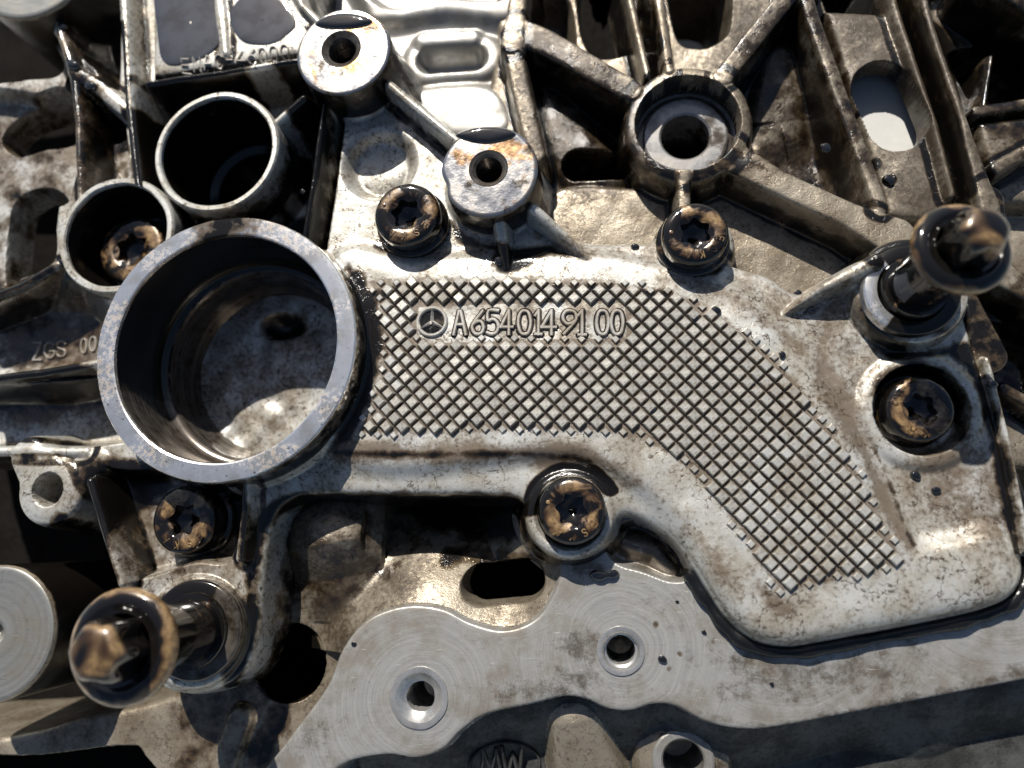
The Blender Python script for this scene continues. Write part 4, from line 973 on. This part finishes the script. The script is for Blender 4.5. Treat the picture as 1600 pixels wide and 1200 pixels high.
OW = next(o for o in BLOCK.children if o.name.startswith('outer_wall'))
def oval():
    th = np.linspace(0, 2*np.pi, 40); pts = [(786+54*math.cos(t), 1205+42*math.sin(t)) for t in th]
    z = -11
    link('oval_mark', strokes('oval_mark', [[tuple(P(u, v, z)) for u, v in pts]], lambda a, b: np.array([a, b]), .7, .6, hf_z(B), 2), M['wallcast'], OW)
    text_px(OW, 'MW', [(748, 1228, 780, 1175), (782, 1228, 814, 1172)], -11, .9, .6, hf_z(B), M['wallcast'])
oval()

# ------------------------------------------------------------------ bolts
def torx_r(th, r): return r*(1+.135*np.cos(6*th)+.02*np.cos(12*th))
def socket_bolt(u, v, z, rp, rot, label, mat, group, collar=1.10, hh=6.0, letters=True, deep=3.2):
    x, y = P(u, v, z); R = rpx(u, v, z, rp)
    root = empty('socket_bolt', label, 'bolt', group, (x*MM, y*MM, (z-hh)*MM))
    seg = 96; th = np.linspace(0, 2*np.pi, seg, endpoint=False)
    cir = lambda r, zz: np.stack([r*np.cos(th), r*np.sin(th), np.full(seg, zz)], 1)
    star = lambda r, zz: np.stack([torx_r(th+rot, r)*np.cos(th), torx_r(th+rot, r)*np.sin(th), np.full(seg, zz)], 1)
    h = hh
    head = link('head', grid_mesh('head', [cir(R, .8), cir(R, h-1.5), cir(R-.12, h-.9), cir(R-.45, h-.4), cir(R-1.0, h-.1), cir(R-1.5, h), cir(R*.66, h+.02), cir(R*.56, h), cir(R*.52, h-.15), star(R*.42, h-.45)], sharp=60, attrs={'oil': np.repeat([1, 1, .8, .5, .2, .1, 0, .1, .3, .3], seg)}), mat, root)
    link('flange', grid_mesh('flange', [cir(R*collar+.2, -.5), cir(R*collar+.2, .5), cir(R*collar, .95), cir(R*collar-.35, 1.15), cir(R-.2, 1.35)], sharp=60), M['bolt_dark'], root)
    link('socket', grid_mesh('socket', [star(R*.42, h-.45), star(R*.405, h-deep), cir(R*.22, h-deep-.2), cir(.05, h-deep-.9)], sharp=50), M['bolt_dark'], head)
    if letters:
        for ch, a in zip('ESKA', (-40, -68, -98, -128)):
            a = math.radians(a)+rot*.7; rad = R*.665; s_ = 1.35
            t = np.array([math.cos(a), math.sin(a)]); n_ = np.array([t[1], -t[0]])
            tf = lambda p, q: t*(rad+(q-.1)*s_)+n_*(p-.3)*s_*1.1
            link('letter', strokes('letter', GL[ch], tf, .26, .16, lambda a_, b_: h+.0, 2), mat, head)
        a = math.radians(150)+rot; t = np.array([math.cos(a), math.sin(a)])*R*.72
        link('mark', lathe('mark', t[0], t[1], [(.42, h-.05), (.36, h+.16), (.2, h+.2), (.05, h+.2)], 12), mat, head)
    return root
GB = 'socket head bolts in the cover'
socket_bolt(634, 332, 7.0, 50, .15, 'dark oily star socket bolt below the round dimple beside the notched boss', M['bolt'], GB)
socket_bolt(1087, 362, 7.0, 51, .5, 'amber star socket bolt under the bearing boss at the upper edge of the cover', M['bolt'], GB)
socket_bolt(893, 797, 4.2, 54, .2, 'star socket bolt with tan face and black oil ring below the knurled pad', M['bolt'], GB, 1.08, 5.5)
socket_bolt(1440, 638, 1.8, 54, .3, 'amber star socket bolt sunk in the round counterbore below the tall bolt', M['bolt'], GB, 1.05, 5.5)
socket_bolt(285, 812, 0.5, 52, .0, 'wet black and amber star socket bolt under the large ring', M['bolt'], GB, 1.14, 7)
socket_bolt(204, 388, -3.0, 52, .4, 'star socket bolt half hidden inside the small round pocket', M['bolt'], GB, 1.1, 6)

def tall_bolt(u, v, zb, hu, hv, zh, rot, ks, label):
    """partly unscrewed flange bolt with an outside star head, leaning a little"""
    b = np.array([*P(u, v, zb), zb-4]); t = np.array([*P(hu, hv, zh), zh])
    axis = t-b; L = np.linalg.norm(axis); axis /= L
    root = empty('flange_bolt', label, 'bolt', 'tall partly unscrewed flange bolts', tuple(b*MM))
    q = Vector((0, 0, 1)).rotation_difference(Vector(axis)); root.rotation_euler = q.to_euler()
    seg = 96; th = np.linspace(0, 2*np.pi, seg, endpoint=False)
    cir = lambda r, zz: np.stack([r*ks*np.cos(th), r*ks*np.sin(th), np.full(seg, zz)], 1)
    star = lambda r, zz, k=.12: np.stack([r*ks*(1+k*np.cos(6*th+rot))*np.cos(th), r*ks*(1+k*np.cos(6*th+rot))*np.sin(th), np.full(seg, zz)], 1)
    link('shank', grid_mesh('shank', [cir(5.6, -2), cir(5.6, L-4.5), cir(5.9, L-3.4), cir(6.6, L-2.8)], sharp=50), M['shank'], root)
    link('collar', grid_mesh('collar', [cir(6.6, 2.6), cir(6.6, 4.2), cir(6.3, 4.7), cir(5.5, 4.8)], sharp=50), M['bolt_dark'], root)
    fl = link('flange', grid_mesh('flange', [cir(5.4, L-2.9), cir(7.6, L-2.9), cir(8.4, L-2.5), cir(8.75, L-1.7), cir(8.75, L-1.0), cir(8.4, L-.3), cir(7.6, L+.1), cir(6.7, L+.35), cir(6.3, L+.3), cir(5.9, L-.1), cir(5.0, L-.15)], sharp=70, attrs={'oil': np.repeat([1, 1, .3, -.2, -.3, -.1, .4, .8, .9, 1, 1], seg)}), M['bolt_tall'], root)
    link('star_head', grid_mesh('star_head', [star(4.6, L-.3, .10), star(4.5, L+.5, .12), star(4.3, L+4.6, .11), star(4.1, L+5.6, .07), star(3.8, L+6.2, .03), cir(3.4, L+6.6), cir(2.6, L+6.9), cir(1.4, L+7.05), cir(.05, L+7.1)], sharp=70, attrs={'oil': np.repeat([.6, .6, .3, .1, 0, 0, .1, .2, .2], seg)}), M['bolt_tall'], root)
    return root
tall_bolt(302, 985, 3, 186, 1012, 25, .3, 1.1, 'tall black and amber bolt sticking up on the arm below the large ring')
tall_bolt(1426, 452, 6, 1508, 384, 23, .0, .92, 'tall black and amber bolt sticking up beside the pointed rib')

# ------------------------------------------------------------------ machined shaft ends
def shaft_end(u, v, z, r, label):
    x, y = P(u, v, z); R = rpx(u, v, z, r)
    m_ = mat_machined('faced_shaft', (0.34, 0.34, 0.32), 0.4, 0.6, (0, 0), 0.6, 1.6)
    root = empty('shaft_end', label, 'shaft', None, (x*MM, y*MM, (z-22)*MM))
    link('side', lathe('side', 0, 0, [(R+.3, -20), (R+.3, 20.5), (R+.1, 21.4), (R-.2, 21.8)], 96, sharp=50, oilf=lambda V: np.where(V[:, 2] < 20.6, .9, .1)), M['block'], root)
    pr = [(R-.15, 21.78), (R-.6, 22)]+[(R*k, 22+.05*math.sin(k*60)) for k in np.linspace(.93, .2, 16)]+[(R*.16, 21.6), (R*.12, 20.4), (.05, 19.8)]
    link('face', lathe('face', 0, 0, pr, 96, sharp=50), m_, root)
shaft_end(-12, 990, 4, 100, 'round turned shaft end with a swirl marked face at the left edge')
shaft_end(48, -62, 6, 88, 'round turned shaft end with a pale face in the top left corner')

# ------------------------------------------------------------------ loose oil: puddles and drops
def dome(name, pts, z, ht, edge=.35, zf=None):
    """a bead of oil: outline in world mm, domed with a steep meniscus"""
    p = np.asarray(pts); c = p.mean(0); rings = []
    for t, hh in ((1.0, -.05), (.985, .25), (.93, .55), (.82, .8), (.6, .95), (.3, 1.0), (.02, 1.0)):
        q = c+(p-c)*t; rings.append(np.column_stack([q, np.full(len(q), z+ht*hh) if zf is None else [zf(*a)+ht*hh for a in q]]))
    me = grid_mesh(name, rings, True, False, None)
    # make sure normals look up
    if np.cross(p[1]-p[0], p[2]-p[1]).sum() < 0 or sum(np.cross(p[i]-c, p[(i+1) % len(p)]-c) for i in range(len(p))) < 0: me.flip_normals()
    return me
def puddle(label, pts, z, ht, group=None, zf=None):
    link('oil_puddle', dome('oil_puddle', px(pts, z, True, 6), z, ht, zf=zf), M['oil'], label=label, cat='oil', group=group)
puddle('crescent of black oil along the far edge of the notched polished boss', [(712, 212), (735, 202), (765, 199), (795, 203), (806, 211), (790, 219), (762, 224), (735, 221)], 9.0, .6)
puddle('crescent of black oil along the far edge of the upper polished boss', [(492, 38), (510, 26), (540, 21), (570, 26), (582, 35), (562, 43), (530, 45), (508, 44)], 9.0, .6)
puddle('peanut shaped black oil blob on the milled flange beside the kidney pocket', [(921, 897), (928, 890), (940, 892), (950, 894), (960, 889), (968, 896), (963, 903), (950, 903), (940, 908), (926, 906)], -4.0, 1.3)
M['film'] = (lambda g: g.done(g.bsdf(g.mix(g.ss(g.noise(.25, 4), .4, .65), (0.24, 0.24, 0.24), (0.18, 0.175, 0.17)), 0.05, 0.9, None, 0.6, coat_rough=.03)))(NG('wet_film'))
def film(label, pts, z): link('oil_film', dome('oil_film', px(pts, z, True, 6), z, .12), M['film'], label=label, cat='oil')
film('bluish wet oil film on the panel above the lettered crossbar, beside the long rib', [(246, -60), (338, -60), (342, 10), (345, 60), (322, 86), (290, 98), (258, 98), (247, 60)], 3.05)
film('bluish wet oil film on the panel left of the upper polished boss', [(360, 18), (400, -20), (440, 0), (462, 35), (440, 62), (405, 70), (372, 58)], 3.05)
DROPS = [  # u, v, z field, radius px, label
 (933, 379, C, 6, 'oil drop on the tan upper edge of the cover, nearer the pointed rib foot'), (992, 386, C, 6, 'oil drop on the tan upper edge of the cover, nearer the amber bolt'),
 (1267, 484, C, 7, 'oil drop just under the tip of the pointed rib'), (1247, 460, C, 7, 'oil drop on the upper side of the pointed rib tip'),
 (1365, 743, C, 0, ''), (1430, 743, C, 8, 'elongated oil drop below the sunken bolt, left one'), (1462, 766, C, 7, 'oil drop on the flaking varnish at the right end of the cover'),
 (1085, 497, C, 9, 'large oil blot between the studs at the outer edge of the knurled pad'), (1118, 486, C, 8, 'oil blot between the topmost studs of the outer curve'), (1222, 555, C, 6, 'oil drop in the knurling halfway down the outer curve'),
 (1020, 642, C, 8, 'black oil blot in the middle of the knurled pad'), (98, 43, C, 6, 'oil drop high on the forked rib in the upper left'), (116, 103, C, 9, 'shiny oil drop at the fork of the upper left rib'), (143, 135, C, 8, 'flat oil drop on the web of the forked rib'),
 (222, 118, C, 9, 'oil drop where the crossbar rib meets the long straight rib'), (97, 410, C, 5, 'oil drop on the rim of the small round pocket'), (473, 300, C, 5, 'oil drop on the rib beside the deep tube'),
 (553, 1006, B, 4, 'lone oil drop on the rounded left lobe of the milled flange'), (1058, 940, B, 3, 'pinhead oil drop on the milled flange beside the kidney pocket rim'),
 (1100, 988, B, 4, 'small oil drop on the milled flange close to the sealant bead'), (1206, 1069, B, 4, 'oil drop near the outer edge of the milled flange'), (1035, 1030, B, 7, 'oil drop right of the bushed flange hole'),
 (1290, 232, B, 8, 'oil drop on the brown web left of the long diagonal rib'), (1388, 282, B, 9, 'oil drop on the cracked web below the stadium slot'), (1520, 272, B, 12, 'thick oil drop in the corner between rail and slot panel'),
 (1550, 600, C, 7, 'shiny oil drop below the rounded lug at the right edge'), (1040, 255, B, 8, 'oil drop under the left side of the bearing boss'), (780, 408, C, 8, 'oil drop at the foot of the short rib under the notched boss')]
for u, v, h, r, lb in DROPS:
    if r == 0: continue
    z = -4 if h is B and v > 600 else (0 if h is C else -6)
    for _ in range(4): z = hf_z(h)(*P(u, v, z))
    c = P(u, v, z); R = rpx(u, v, z, r); th = np.linspace(0, 2*np.pi, 16, endpoint=False)
    e = 1+.25*random.random(); a = random.random()*3
    rr = R*(1+.12*np.cos(2*th+a)*e+.06*np.cos(3*th+2*a)); pts = np.stack([c[0]+rr*np.cos(th), c[1]+rr*np.sin(th)], 1)
    link('oil_drop', dome('oil_drop', pts, z, R*.75, zf=None), M['oil'], label=lb, cat='oil drop', group='oil drops on the castings')
